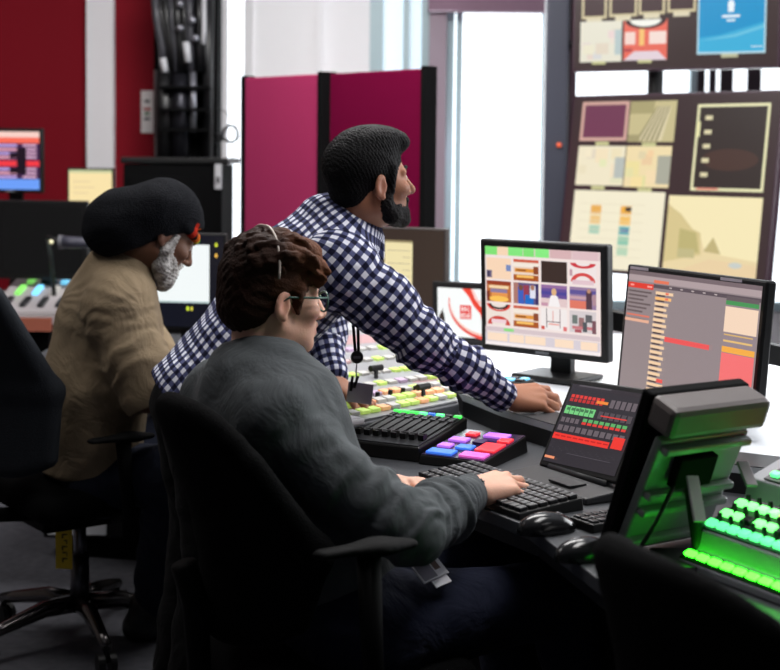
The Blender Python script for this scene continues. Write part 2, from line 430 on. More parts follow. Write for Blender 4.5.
def gingham(name, period):
    m = bpy.data.materials.new(name); m.use_nodes = True; nt = m.node_tree; b = nt.nodes['Principled BSDF']; N = nt.nodes.new; Lk = nt.links.new
    uv = N('ShaderNodeUVMap'); uv.uv_map = 'UVMap'
    no = N('ShaderNodeTexNoise'); no.inputs['Scale'].default_value = 9; Lk(uv.outputs[0], no.inputs['Vector'])
    sub = N('ShaderNodeVectorMath'); sub.operation = 'SUBTRACT'; Lk(no.outputs['Color'], sub.inputs[0]); sub.inputs[1].default_value = (.5, .5, .5)
    scl = N('ShaderNodeVectorMath'); scl.operation = 'SCALE'; scl.inputs['Scale'].default_value = 0.016; Lk(sub.outputs[0], scl.inputs[0])
    add = N('ShaderNodeVectorMath'); Lk(uv.outputs[0], add.inputs[0]); Lk(scl.outputs[0], add.inputs[1])
    sp = N('ShaderNodeSeparateXYZ'); Lk(add.outputs[0], sp.inputs[0]); st = []
    for i in (0, 1):
        d = N('ShaderNodeMath'); d.operation = 'DIVIDE'; d.inputs[1].default_value = period; Lk(sp.outputs[i], d.inputs[0])
        pp = N('ShaderNodeMath'); pp.operation = 'PINGPONG'; pp.inputs[1].default_value = 0.5; Lk(d.outputs[0], pp.inputs[0])
        g = N('ShaderNodeMapRange'); g.inputs[1].default_value = 0.23; g.inputs[2].default_value = 0.27; Lk(pp.outputs[0], g.inputs[0]); st.append(g)
    sm = N('ShaderNodeMath'); Lk(st[0].outputs[0], sm.inputs[0]); Lk(st[1].outputs[0], sm.inputs[1])
    hf = N('ShaderNodeMath'); hf.operation = 'MULTIPLY'; hf.inputs[1].default_value = 0.5; Lk(sm.outputs[0], hf.inputs[0])
    cr = N('ShaderNodeValToRGB'); e = cr.color_ramp.elements; e[0].position = 0.1; e[0].color = L3((226, 228, 240))+(1,); e[1].position = 0.9; e[1].color = L3((18, 19, 44))+(1,)
    k = cr.color_ramp.elements.new(0.5); k.color = L3((78, 82, 118))+(1,)
    Lk(hf.outputs[0], cr.inputs[0]); Lk(cr.outputs[0], b.inputs['Base Color'])
    b.inputs['Roughness'].default_value = 0.85; b.inputs['Specular IOR Level'].default_value = 0.15
    tc = N('ShaderNodeTexCoord'); n2 = N('ShaderNodeTexNoise'); n2.inputs['Scale'].default_value = 10; n2.inputs['Detail'].default_value = 4; n2.inputs['Distortion'].default_value = 1
    Lk(tc.outputs['Object'], n2.inputs['Vector']); b2 = N('ShaderNodeBump'); b2.inputs['Strength'].default_value = 0.6; b2.inputs['Distance'].default_value = 0.03
    Lk(n2.outputs['Fac'], b2.inputs['Height']); Lk(b2.outputs[0], b.inputs['Normal'])
    return m

def finish(name, Fd, m, parent, col=None, uv=None, deform=None, smooth=2, wobble=None):
    V, Q = Fd.mesh(smooth); N = normals(V, Q)
    if wobble: V = V+N*(wobble[0]*wob(V, wobble[1], wobble[2]))[:, None]
    if deform: V = deform(V, N)
    u = bone_uv(V, Q, uv) if uv else None
    c = None
    if col is not None: c = col(V) if callable(col) else np.tile(np.array(L3(col)), (len(V), 1))
    return link_mesh(name, V, Q, m, parent, True, True, 0, c, u)

def skin_paint(base, lip, o, R, s, extra=None):
    b = np.array(L3(base)); lp = np.array(L3(lip))
    def f(V):
        c = np.tile(b, (len(V), 1)); q = (V-o)@R/s
        d = np.sqrt(((q-np.array([0.094, 0, -0.068]))/np.array([0.016, 0.021, 0.011]))**2 @ np.ones(3))
        w = np.clip(1.5-d, 0, 1)[:, None]*0.8; c = c*(1-w)+lp*w
        for y in (-0.05, 0.05):
            d = np.linalg.norm(q-np.array([0.07, y, -0.035]), axis=1); w = np.clip(1-d/0.035, 0, 1)[:, None]*0.25; c = c*(1-w)+lp*w
        for y in (-0.08, 0.08):
            d = np.linalg.norm(q-np.array([-0.012, y, -0.012]), axis=1); w = np.clip(1.3-d/0.032, 0, 1)[:, None]*0.35; c = c*(1-w)+lp*w
        if extra: c = extra(c, q)
        return c*(1+0.06*wob(V, 14, 3))[:, None]
    return f

def eyes(parent, o, R, s, iris=(60, 40, 28)):
    for q in (-1, 1):
        mb = MB(); c = o+R@(np.array([0.0775, 0.031*q, 0.000])*s)
        mb.cur = L3((225, 222, 218)); mb.ell(c, 0.0122*s, 16, 10)
        mb.cur = L3(iris); mb.ell(c+R@(np.array([0.0090, -0.001*q, 0])*s), np.array([0.0042, 0.0052, 0.0052])*s, 12, 8, R)
        mb.build('eye', attr_mat('eyeball', 0.2, spec=0.5), parent, True, use_col=True)

# ================================================== seated person in grey shirt
def seated_grey():
    hs = 0.96; R = frame(28, 4, 0)
    o = at(284, 306, 2.74)-R@(np.array([-0.012, -0.084, -0.014])*hs)
    neck = at(262, 366, 2.80); pel = at(345, 600, 2.70); f = frame(30)[:, 0]; rt = -frame(30)[:, 1]
    shR = at(274, 420, 2.62); shL = at(218, 396, 2.96)
    elR = at(410, 530, 2.54); wrR = at(468, 494, 2.79)
    elL = at(345, 490, 3.02); wrL = at(392, 486, 2.98)
    waist = pel*0.62+neck*0.38-f*0.02; chest = pel*0.28+neck*0.72-f*0.025
    root = thing('person', 'person in a grey long-sleeved shirt and glasses typing on the keyboard, seated nearest', 'person', (pel[0], pel[1], 0), 0)
    B = Field(np.minimum.reduce([neck, pel, shL, elR])-0.3, np.maximum.reduce([neck, wrR, shL])+0.33, 0.0034)
    head_skin(B, o, R, hs, 1.0)
    B.chain([(o+R@np.array([-0.03, 0, -0.045]), 0.056), (neck+np.array([0, 0, 0.02]), 0.055), (chest, 0.09)], 0.03)
    B.rc(chest, pel, 0.11, 0.12, 0.03, flat=(f, 0.75)); B.rc(shL, shR, 0.05, 0.05, 0.04)
    for a, b, c in ((shR, elR, wrR), (shL, elL, wrL)): B.chain([(a, 0.05), (b, 0.040), (c, 0.027)], 0.02)
    tip = at(541, 486, 2.93)
    hand(B, wrR+nrm(tip-wrR)*0.012+np.array([0, 0, .006]), (tip-wrR)*np.array([1, 1, 0.2]), (0.05, -0.25, 1), 1, 1.08, (26, 26, 18), 6, (34, 16), 16)
    hand(B, wrL, at(425, 484, 2.88)-wrL, (0.1, -0.15, 1), -1, 0.92, (22, 35, 30), 4, (30, 10), 0)
    finish('body', B, SKIN, root, skin_paint((236, 184, 160), (206, 116, 106), o, R, hs))
    eyes(root, o, R, hs, (70, 100, 110))
    # hair: thick, wavy, brushed forward
    H = Field(o-0.17, o+0.18, 0.003); P = lambda *v: o+R@(np.array(v)*hs)
    H.el(P(-0.020, 0, 0.040), np.array([0.104, 0.087, 0.092])*hs, R, 0.01)
    H.el(P(-0.060, 0, -0.016), np.array([0.062, 0.074, 0.066])*hs, R, 0.02)
    H.el(P(0.020, 0, 0.095), np.array([0.080, 0.066, 0.036])*hs, R, 0.02)
    H.el(P(0.118, 0, -0.030), np.array([0.075, 0.10, 0.092])*hs, R, 0.010, 'sub')
    for q in (-1, 1):
        H.el(P(0.012, 0.094*q, -0.034), np.array([0.036, 0.030, 0.052])*hs, R, 0.008, 'sub')
        H.rc(P(0.026, 0.072*q, 0.02), P(0.026, 0.070*q, -0.028), 0.014*hs, 0.006*hs, 0.012)
    H.rc(P(-0.02, -0.1, -0.085), P(-0.02, 0.1, -0.085), 0.03, 0.03, 0.01, 'sub')
    r = np.random.default_rng(5)
    for i in range(170):
        th = r.uniform(-1.5, 1.5); a0 = r.uniform(-0.9, 1.5)
        p0 = np.array([-0.020+0.100*math.sin(a0)*math.cos(th*0.5), 0.084*math.sin(th)*abs(math.cos(a0*0.55)), 0.040+0.092*math.cos(a0)*abs(math.cos(th*0.75))])
        d = np.array([0.05, r.uniform(-0.02, 0.02), -0.012-0.03*max(0, a0)]); sw = r.uniform(-0.015, 0.015)
        pts = [(P(*(p0+d*t+np.array([0, sw*math.sin(3*t), 0.010*math.sin(3.1*t)]))), (0.0095-0.006*t)*hs) for t in (0, 0.35, 0.7, 1.0)]
        if p0[2] > -0.02: H.chain(pts, 0.006)
    H.cut(P(0.094, 0, 0.06), R@np.array([1, 0, -0.45]), 0.004)
    def hc(V):
        q = (V-o)@R; t = np.clip((q[:, 0]+0.03)/0.12+0.25*wob(V, 10, 4), 0, 1)[:, None]
        return np.array(L3((48, 28, 20)))*(1-t)+np.array(L3((112, 68, 44)))*t
    finish('hair', H, HAIR, root, hc, smooth=1, deform=lambda V, N: V+N*(0.0014*wob((V-o)@R, (18, 90, 90), 8, 2))[:, None])
    mb = MB(); pts = [P(-0.034, -0.099*math.sin(a)*(1+.05*abs(math.sin(2*a))), 0.040+0.106*math.cos(a)*(1+.05*abs(math.sin(2*a)))) for a in np.linspace(-1.55, 1.55, 28)]
    mb.tube(pts, 0.0026, 8); mb.build('headband', mat('pale plastic', (205, 190, 180), 0.35), root, True)
    # glasses: rims, bridge and temples
    gm = mat('dark green acetate', (38, 84, 74), 0.3)
    g = thing_part = None
    mb = MB()
    for q in (-1, 1):
        c = np.array([0.103, 0.033*q, -0.006])
        mb.tube([P(*(c+[-0.004*abs(math.cos(a)), 0.026*math.cos(a), 0.021*math.sin(a)])) for a in np.linspace(0, 2*math.pi, 25)], 0.0022, 8, False)
        mb.tube([P(0.099, 0.060*q, 0.004), P(0.06, 0.076*q, 0.004), P(0.0, 0.082*q, 0.004), P(-0.02, 0.081*q, -0.008)], 0.0022, 8)
    mb.tube([P(0.104, -0.009, 0.0), P(0.109, 0, 0.003), P(0.104, 0.009, 0.0)], 0.002, 8)
    gl = mb.build('glasses', gm, root, True)
    # shirt
    H = Field(np.minimum.reduce([neck, pel, shL, elR])-0.32, np.maximum.reduce([neck, wrR, shL])+0.2, 0.0045)
    H.chain([(pel-np.array([0, 0, 0.03]), 0.165), (waist, 0.165), (chest, 0.175), (neck-np.array([0, 0, 0.07])-f*0.02, 0.125)], 0.05, (f, 0.72))
    H.rc(shL, shR, 0.066, 0.066, 0.06); H.rc(neck-f*0.02-np.array([0, 0, 0.03]), neck-np.array([0, 0, .01]), 0.085, 0.064, 0.05)
    H.rc(shR, neck-np.array([0, 0, .03]), 0.06, 0.062, 0.05); H.rc(shL, neck-np.array([0, 0, .03]), 0.06, 0.062, 0.05)
    cuffR = wrR-nrm(wrR-elR)*0.005
    H.chain([(shR, 0.074), (shR*0.5+elR*0.5+np.array([-0.008, 0, -0.014]), 0.066), (elR, 0.064), ((elR+cuffR)/2, 0.056), (cuffR, 0.041)], 0.025)
    H.chain([(shL, 0.075), (elL, 0.062), (wrL-nrm(wrL-elL)*0.02, 0.042)], 0.025)
    Rn = np.stack([f, -rt, nrm(np.cross(f, -rt)+f*0.25)], 1)
    ring(H, neck+np.array([0, 0, 0.020]), Rn, 0.084, 0.079, 0.011, 0.004, gap=0.25); ring(H, neck+np.array([0, 0, 0.032]), Rn, 0.077, 0.073, 0.010, 0.008, gap=0.25); ring(H, neck+np.array([0, 0, 0.042])-f*0.003, Rn, 0.070, 0.066, 0.007, 0.008, gap=0.3)
    for q in (-1, 1): H.rc(neck+f*0.072+rt*0.02*q, neck+f*0.085+rt*0.055*q-np.array([0, 0, .05]), 0.012, 0.007, 0.01, flat=(f, .5))
    wd = nrm(wrR-elR); Rc = np.stack([wd, nrm(np.cross((0, 0, 1), wd)), nrm(np.cross(wd, nrm(np.cross((0, 0, 1), wd))))], 1)
    H.rc(cuffR-wd*0.055, cuffR+wd*0.002, 0.044, 0.043, 0.004)
    H.rc(cuffR-wd*0.012, cuffR+wd*0.06, 0.034, 0.034, 0.004, 'sub')
    H.rc(neck+np.array([0, 0, 0.02]), neck+np.array([0, 0, 0.09])+f*0.02, 0.058, 0.06, 0.006, 'sub')
    def df(V, N):
        V = folds(V, N, shR*0.45+elR*0.55, elR+(elR-shR)*0.1, 0.010, 0.050, 11, 0.06)
        V = folds(V, N, elR, cuffR, 0.009, 0.042, 12, 0.02)
        V = folds(V, N, shR, shR*0.6+elR*0.4, 0.006, 0.07, 14, 0.05)
        V = folds(V, N, waist-np.array([0, 0, .12]), waist+np.array([0, 0, .12]), 0.007, 0.08, 15, 0.05)
        return V+N*(0.004*wob(V, (5, 5, 3), 13))[:, None]
    finish('shirt', H, cloth_mat('grey cotton', (84, 88, 91)), root, deform=df)
    # trousers
    H = Field(pel-0.35-np.array([0, 0, 0.25]), pel+np.array([0.85, 0.65, 0.15]), 0.008)
    up = np.array([0, 0, 1.0])
    H.rc(pel+rt*0.08-up*.03, pel-rt*0.08-up*.03, 0.125, 0.125, 0.05)
    for q in (1, -1):
        hip = pel+rt*0.09*q-up*0.03; kn = hip+f*0.44+rt*0.03*q; kn[2] = 0.56; an = kn+f*0.08; an[2] = 0.10
        H.chain([(hip, 0.098), (kn, 0.072), (an, 0.055)], 0.03)
    finish('trousers', H, cloth_mat('dark blue denim', (26, 30, 48)), root, wobble=(0.004, 6, 3))
    for q in (1, -1):
        hip = pel+rt*0.09*q; an = hip+f*0.52+rt*0.03*q; an[2] = 0.045
        K = Field(an-0.16, an+f*0.2+0.16, 0.006); K.chain([(an-f*0.04, 0.042), (an+f*0.07, 0.04), (an+f*0.17-up*.01, 0.032)], 0.03, ((0, 0, 1), 0.95)); K.rc(an, an+up*0.06, 0.045, 0.048, 0.03); K.cut((0, 0, 0.004), (0, 0, -1))
        finish('shoe', K, BLACK, root)
    return root, pel, f, rt

# ================================================== leaning person in checked shirt
def leaning_checked():
    hs = 0.99; R = frame(29, -5, 0)
    o = at(382, 187, 3.46)-R@(np.array([-0.012, -0.084, -0.014])*hs)
    f = nrm((0.93, 0.30, 0)); rt = nrm((0.30, -0.93, 0)); up = np.array([0, 0, 1.0])
    neck = at(351, 226, 3.58); pel = at(192, 402, 3.56); ax = nrm(neck-pel)
    shR = at(338, 266, 3.42); shL = at(318, 244, 3.78)
    elR = at(424, 342, 3.44); wrR = at(503, 396, 3.54)
    elL = at(322, 330, 3.80); wrL = at(334, 383, 3.66)
    dn = nrm(np.cross(ax, np.cross(f, ax)))*1.0
    bl = nrm(np.cross(rt, ax))                       # from belly to back
    if bl[2] < 0: bl = -bl
    waist = pel*0.62+neck*0.38; chest = pel*0.27+neck*0.73
    root = thing('person', 'standing person with black beard in a navy and white checked shirt leaning over the desk', 'person', (pel[0]-0.05, pel[1], 0), 0)
    B = Field(np.minimum.reduce([pel, wrR, shR])-0.22, np.maximum.reduce([o, wrR, wrL])+0.24, 0.0036)
    head_skin(B, o, R, hs, 1.05)
    B.chain([(o+R@np.array([-0.03, 0, -0.05]), 0.058), (neck+ax*0.01, 0.058), (chest, 0.09)], 0.03)
    B.rc(chest, waist, 0.11, 0.10, 0.03, flat=(bl, 0.75)); B.rc(shL, shR, 0.05, 0.05, 0.04)
    for a, b, c in ((shR, elR, wrR), (shL, elL, wrL)): B.chain([(a, 0.052), (b, 0.042), (c, 0.029)], 0.02)
    tip = at(570, 404, 3.62)
    hand(B, wrR+nrm(tip-wrR)*0.006, (tip-wrR)*np.array([1, 1, .6]), (-0.05, -0.55, 0.85), 1, 1.14, (26, 30, 22), 9, (24, 8), 12)
    tip2 = at(362, 405, 3.57)
    hand(B, wrL+nrm(tip2-wrL)*0.01, (tip2-wrL)*np.array([1, 1, .8]), (0.2, -0.1, 0.9), -1, 1.0, (14, 18, 14), 8, (40, 25), 8)
    def st(c, q):
        w = np.clip((0.02-q[:, 2])/0.05, 0, 1)*np.clip((q[:, 0]+0.0)/0.03, 0, 1)*(q[:, 2] > -0.12); w = (w*0.35)[:, None]
        return c*(1-w)+np.array(L3((60, 42, 36)))*w
    finish('body', B, SKIN, root, skin_paint((166, 114, 88), (146, 84, 76), o, R, hs, st))
    eyes(root, o, R, hs, (34, 22, 16))
    P = lambda *v: o+R@(np.array(v)*hs)
    H = Field(o-0.17, o+0.18, 0.0028)
    H.el(P(-0.022, 0, 0.040), np.array([0.106, 0.085, 0.092])*hs, R, 0.01)
    H.el(P(0.012, 0, 0.094), np.array([0.092, 0.066, 0.047])*hs, R, 0.02)
    H.el(P(0.082, 0, 0.091), np.array([0.030, 0.052, 0.026])*hs, R, 0.015)
    H.el(P(-0.062, 0, -0.020), np.array([0.046, 0.064, 0.052])*hs, R, 0.02)
    H.el(P(0.118, 0, -0.024), np.array([0.062, 0.10, 0.084])*hs, R, 0.010, 'sub')
    for q in (-1, 1):
        H.el(P(0.000, 0.096*q, -0.036), np.array([0.030, 0.030, 0.050])*hs, R, 0.008, 'sub')
        H.rc(P(0.030, 0.070*q, 0.03), P(0.024, 0.068*q, -0.03), 0.013*hs, 0.008*hs, 0.012)
    H.rc(P(-0.02, -0.1, -0.080), P(-0.02, 0.1, -0.080), 0.026, 0.026, 0.01, 'sub')
    for q in (-1, 1): H.chain([(P(0.0905, 0.012*q, 0.022), 0.0045), (P(0.088, 0.032*q, 0.027), 0.005), (P(0.074, 0.050*q, 0.022), 0.0035)], 0.003)
    finish('hair', H, HAIR, root, (9, 8, 10), smooth=1, deform=lambda V, N: V+N*(0.0011*wob(V, 130, 8, 2))[:, None])
    H = Field(P(0.03, 0, -0.08)-0.13, P(0.03, 0, -0.08)+0.13, 0.0028)
    for q in (-1, 1):
        H.chain([(P(0.022, 0.063*q, -0.020), 0.011*hs), (P(0.008, 0.056*q, -0.060), 0.020*hs), (P(0.030, 0.047*q, -0.088), 0.023*hs), (P(0.072, 0.022*q, -0.106), 0.021*hs)], 0.014)
        H.chain([(P(0.050, 0.046*q, -0.066), 0.010*hs), (P(0.078, 0.030*q, -0.086), 0.014*hs)], 0.014)
        H.chain([(P(0.097, 0.004*q, -0.052), 0.0062*hs), (P(0.090, 0.022*q, -0.058), 0.0062*hs), (P(0.078, 0.031*q, -0.080), 0.008*hs)], 0.006)
    H.el(P(0.084, 0, -0.108), np.array([0.021, 0.030, 0.020])*hs, R, 0.012)
    finish('beard', H, HAIR, root, (12, 9, 10), smooth=1, deform=lambda V, N: V+N*(0.0012*wob(V, 130, 9, 2))[:, None])
    # checked shirt
    H = Field(np.minimum.reduce([pel, wrR, shR])-0.30, np.maximum.reduce([neck, wrR, wrL])+0.22, 0.0045)
    hem = pel-ax*0.075
    H.chain([(hem, 0.180), (pel+ax*0.06, 0.170), (waist, 0.168), (chest, 0.178), (neck-ax*0.09, 0.130)], 0.05, (bl, 0.68))
    H.rc(shL, shR, 0.070, 0.070, 0.06); H.rc(chest+bl*0.02, neck-ax*0.05+bl*0.025, 0.13, 0.10, 0.05)
    H.rc(shR, neck-ax*0.03, 0.066, 0.068, 0.05); H.rc(shL, neck-ax*0.03, 0.066, 0.068, 0.05)
    cR = wrR; wd = nrm(wrR-elR)
    H.chain([(shR, 0.086), (shR*0.5+elR*0.5, 0.080), (elR, 0.064), ((elR+cR)/2, 0.055), (cR-wd*0.01, 0.040)], 0.03)
    H.chain([(shL, 0.085), (shL*0.5+elL*0.5, 0.074), (elL, 0.062), (wrL-nrm(wrL-elL)*0.03, 0.042)], 0.03)
    H.rc(cR-wd*0.05, cR, 0.041, 0.040, 0.004); H.rc(cR-wd*0.010, cR+wd*0.06, 0.033, 0.033, 0.003, 'sub')
    Rn = np.stack([f, -rt, up], 1); un = nrm(ax+up*0.9); fn = nrm(f-un*(f@un)); Rn = np.stack([fn, np.cross(un, fn), un], 1)
    ring(H, neck+un*0.004, Rn, 0.076, 0.072, 0.011, 0.010, gap=0.3); ring(H, neck+un*0.022, Rn, 0.072, 0.068, 0.008, 0.008, gap=0.35)
    for q in (-1, 1): H.rc(neck+fn*0.074+rt*0.02*q, neck+fn*0.095+rt*0.05*q-un*0.05, 0.013, 0.008, 0.01)
    H.rc(neck+un*0.012, neck+un*0.09+fn*0.02, 0.060, 0.062, 0.006, 'sub')
    H.cut(pel-ax*0.008, -ax)
    def df(V, N):
        V = folds(V, N, shR*0.35+elR*0.65, elR+(elR-shR)*0.1, 0.009, 0.050, 21, 0.06)
        V = folds(V, N, elR, cR, 0.008, 0.045, 22, 0.02)
        V = folds(V, N, shR, shR*0.5+elR*0.5, 0.006, 0.08, 24, 0.05)
        return V+N*(0.0045*wob(V, (5, 5, 4), 23))[:, None]
    bones = [(hem, neck, 0.165, bl), (shR, elR, 0.078, bl), (elR, cR, 0.052, up), (shL, elL, 0.078, bl), (elL, wrL, 0.052, rt)]
    finish('shirt', H, gingham('navy and white gingham', 0.0285), root, uv=bones, deform=df)
    H = Field(np.array([pel[0]-0.42, pel[1]-0.4, 0.05]), np.array([pel[0]+0.5, pel[1]+0.42, pel[2]+0.18]), 0.008)
    H.rc(pel+rt*0.075+f*.02, pel-rt*0.075+f*.02, 0.10, 0.10, 0.05)
    feet = []
    for q in (1, -1):
        hip = pel+rt*0.085*q-up*0.02; kn = hip+f*0.03+rt*0.02*q; kn[2] = 0.50; an = kn-f*0.06; an[2] = 0.10; feet.append(an)
        H.chain([(hip, 0.095), (kn, 0.068), (an, 0.056)], 0.03)
    finish('trousers', H, cloth_mat('black cotton', (9, 9, 11)), root, wobble=(0.004, 6, 3))
    for an in feet:
        an = an.copy(); an[2] = 0.045
        K = Field(an-0.16, an+f*0.2+0.16, 0.006); K.chain([(an-f*0.04, 0.042), (an+f*0.07, 0.04), (an+f*0.17-up*.01, 0.032)], 0.03); K.rc(an, an+up*0.06, 0.045, 0.048, 0.03); K.cut((0, 0, 0.004), (0, 0, -1))
        finish('shoe', K, BLACK, root)
    return root

# ================================================== seated person in knitted hat
def seated_hat():
    hs = 0.98; R = frame(27, 33, 0)
    o = at(166, 236, 3.93)-R@(np.array([-0.012, -0.084, -0.014])*hs)
    f = nrm((0.80, 0.60, 0)); rt = nrm((0.60, -0.80, 0)); up = np.array([0, 0, 1.0])
    neck = at(126, 262, 4.04); pel = at(92, 472, 4.10)
    shR = at(117, 306, 3.90); shL = at(120, 296, 4.25)
    elR = at(149, 396, 3.86); wrR = at(225, 402, 4.18); elL = at(160, 385, 4.30); wrL = at(250, 402, 4.42)
    ax = nrm(neck-pel); waist = pel*0.6+neck*0.4-f*0.035; chest = pel*0.28+neck*0.72-f*0.02; fl = f
    root = thing('person', 'person with white beard, beige t-shirt and black knitted hat, seated at the left', 'person', (pel[0], pel[1], 0), 0)
    B = Field(np.minimum.reduce([pel, wrR, shR])-0.22, np.maximum.reduce([o, wrR, wrL])+0.24, 0.0038)
    head_skin(B, o, R, hs, 1.02)
    B.chain([(o+R@np.array([-0.035, 0, -0.05]), 0.058), (neck+np.array([0, 0, 0.0]), 0.060), (chest, 0.09)], 0.03)
    B.rc(chest, pel, 0.11, 0.11, 0.03, flat=(f, 0.75)); B.rc(shL, shR, 0.05, 0.05, 0.04)
    for a, b, c in ((shR, elR, wrR), (shL, elL, wrL)): B.chain([(a, 0.052), (b, 0.044), (b*0.4+c*0.6, 0.038), (c, 0.029)], 0.02)
    hand(B, wrR, f*np.array([1, 1, 0])+up*-0.1, (0, -0.1, 1), 1, 1.0, (18, 22, 18), 6, (35, 15), 4)
    hand(B, wrL, f*np.array([1, 1, 0])+up*-0.1, (0, -0.1, 1), -1, 1.0, (18, 22, 18), 6, (35, 15), 4)
    finish('body', B, SKIN, root, skin_paint((104, 70, 52), (98, 58, 50), o, R, hs))
    eyes(root, o, R, hs, (28, 18, 14))
    P = lambda *v: o+R@(np.array(v)*hs)
    # knitted hat, long at the back
    H = Field(o-0.30, o+0.26, 0.0036)
    H.el(P(-0.008, 0, 0.052), np.array([0.104, 0.090, 0.085])*hs, R, 0.02)
    hx = nrm((0.93, 0.26, 0.22)); hy = nrm((-0.26, 0.96, 0)); Rh = np.stack([hx, hy, np.cross(hx, hy)], 1)
    H.el(at(132, 224, 4.0), np.array([0.140, 0.108, 0.098]), Rh, 0.04)
    H.el(at(121, 223, 4.0), np.array([0.080, 0.10, 0.086]), Rh, 0.05)
    H.el(at(158, 209, 3.99), np.array([0.105, 0.098, 0.080]), Rh, 0.04)
    H.cut(at(150, 245, 4.0), np.array([0.34, -0.1, -1.0]), 0.004)
    ring(H, P(-0.004, 0, 0.046), np.stack([R[:, 0]*0.97+R[:, 2]*-0.16, R[:, 1], R[:, 2]], 1), 0.100*hs, 0.085*hs, 0.010, 0.014, gap=0)
    def hatc(V):
        q = (V-o)@R/hs; c = np.tile(np.array(L3((22, 23, 27))), (len(V), 1))
        a = np.degrees(np.arctan2(q[:, 1], q[:, 0])); z = q[:, 2]+q[:, 0]*0.3
        front = (np.abs(a) < 62) & (z < 0.105) & (q[:, 0] > 0.03)
        for lo, cc in ((-58, (178, 44, 26)), (-46, (20, 20, 20)), (-42, (196, 92, 34)), (-32, (205, 190, 60)), (-22, (30, 110, 50)), (-12, (178, 44, 26)), (0, (205, 190, 60)), (12, (30, 110, 50))):
            m = front & (a > lo) & (a < lo+10) & (z < 0.072+0.014*np.abs(np.sin(lo))); c[m] = np.array(L3(cc))
        return c
    def knit(V, N):
        q = (V-o)@R; return V+N*(0.0016*np.sin(q[:, 2]*900)*np.sin(np.arctan2(q[:, 1], q[:, 0])*60))[:, None]+N*(0.003*wob(V, 7, 5))[:, None]
    finish('knitted_hat', H, WOOL, root, hatc, deform=knit)
    # white beard
    H = Field(P(0.03, 0, -0.08)-0.14, P(0.03, 0, -0.08)+0.14, 0.003)
    for q in (-1, 1):
        H.chain([(P(0.022, 0.066*q, 0.006), 0.010*hs), (P(0.018, 0.060*q, -0.050), 0.019*hs), (P(0.036, 0.046*q, -0.088), 0.026*hs), (P(0.070, 0.022*q, -0.116), 0.028*hs)], 0.016)
        H.chain([(P(0.052, 0.048*q, -0.058), 0.014*hs), (P(0.080, 0.030*q, -0.088), 0.018*hs)], 0.016)
        H.chain([(P(0.098, 0.004*q, -0.050), 0.0070*hs), (P(0.090, 0.024*q, -0.060), 0.0075*hs), (P(0.078, 0.032*q, -0.082), 0.010*hs)], 0.006)
        H.chain([(P(0.0905, 0.012*q, 0.022), 0.0045), (P(0.088, 0.032*q, 0.027), 0.005), (P(0.074, 0.050*q, 0.022), 0.0035)], 0.003)
    H.el(P(0.076, 0, -0.118), np.array([0.030, 0.040, 0.032])*hs, R, 0.016)
    def bc(V):
        t = np.clip(0.5+0.5*wob(V, 30, 6), 0, 1)[:, None]; return np.array(L3((118, 112, 108)))*(1-t)+np.array(L3((206, 203, 200)))*t
    finish('beard', H, HAIR, root, bc, smooth=1, deform=lambda V, N: V+N*(0.0020*wob(V, 110, 9, 2))[:, None])
    # t-shirt
    H = Field(np.minimum.reduce([pel, wrR, shR])-0.30, np.maximum.reduce([neck, shL, elL])+0.22, 0.005)
    hem = pel-ax*0.03
    H.chain([(hem, 0.185), (waist, 0.180), (chest, 0.180), (neck-ax*0.08-f*0.02, 0.125)], 0.05, (f, 0.74))
    H.rc(shL, shR, 0.078, 0.078, 0.07); H.rc(neck-ax*0.04-f*0.015, neck-ax*0.02, 0.088, 0.066, 0.05)
    for sh in (shR, shL): H.rc(sh, neck-ax*0.045, 0.070, 0.060, 0.06)
    for sh, el, wr in ((shR, elR, wrR), (shL, elL, wrL)):
        d = nrm(el-sh); H.chain([(sh, 0.090), (sh*0.4+el*0.6, 0.086), (el-d*0.005, 0.082)], 0.03)
        H.rc(el+d*0.075, el+d*0.2, 0.075, 0.09, 0.006, 'sub')
    H.rc(neck-ax*0.0+f*0.01, neck+ax*0.1+f*0.04, 0.066, 0.072, 0.006, 'sub')
    H.cut(hem-ax*0.05, -ax); H.cut((0, 0, .520), (0, 0, -1))
    def df(V, N):
        V = folds(V, N, shR, elR, 0.007, 0.060, 31, 0.06)
        V = folds(V, N, waist, pel, 0.008, 0.07, 33, 0.12)
        # creases fanning from the arm pit over the back
        q = V-shR; r = np.linalg.norm(q, axis=1); a = np.arctan2(q@up, q@nrm(f-rt*0.3)); w = np.clip((r-0.06)/0.05, 0, 1)*np.clip(1-(r-0.1)/0.28, 0, 1)
        V = V+N*(0.0010*w*np.sin(a*13+wob(V, 3, 34)*1.5))[:, None]
        return V+N*(0.005*wob(V, (4, 4, 3), 32))[:, None]
    finish('t_shirt', H, cloth_mat('beige cotton jersey', (136, 119, 96)), root, deform=df)
    H = Field(np.array([pel[0]-0.3, pel[1]-0.5, 0.05]), np.array([pel[0]+0.75, pel[1]+0.62, pel[2]+0.2]), 0.008)
    H.rc(pel+rt*0.08, pel-rt*0.08, 0.115, 0.115, 0.05); feet = []
    knR = at(172, 470, 3.94); anR = at(152, 600, 4.14); anR[2] = 0.11
    hipL = pel-rt*0.09; knL = hipL+f*0.44; knL[2] = 0.60; anL = knL+f*0.02; anL[2] = 0.11
    for hip, kn, an in ((pel+rt*0.09, knR, anR), (hipL, knL, anL)):
        H.chain([(hip, 0.100), (kn, 0.074), (an, 0.058)], 0.03); feet.append(an)
    finish('trousers', H, cloth_mat('navy cotton', (28, 32, 46)), root, wobble=(0.004, 6, 3))
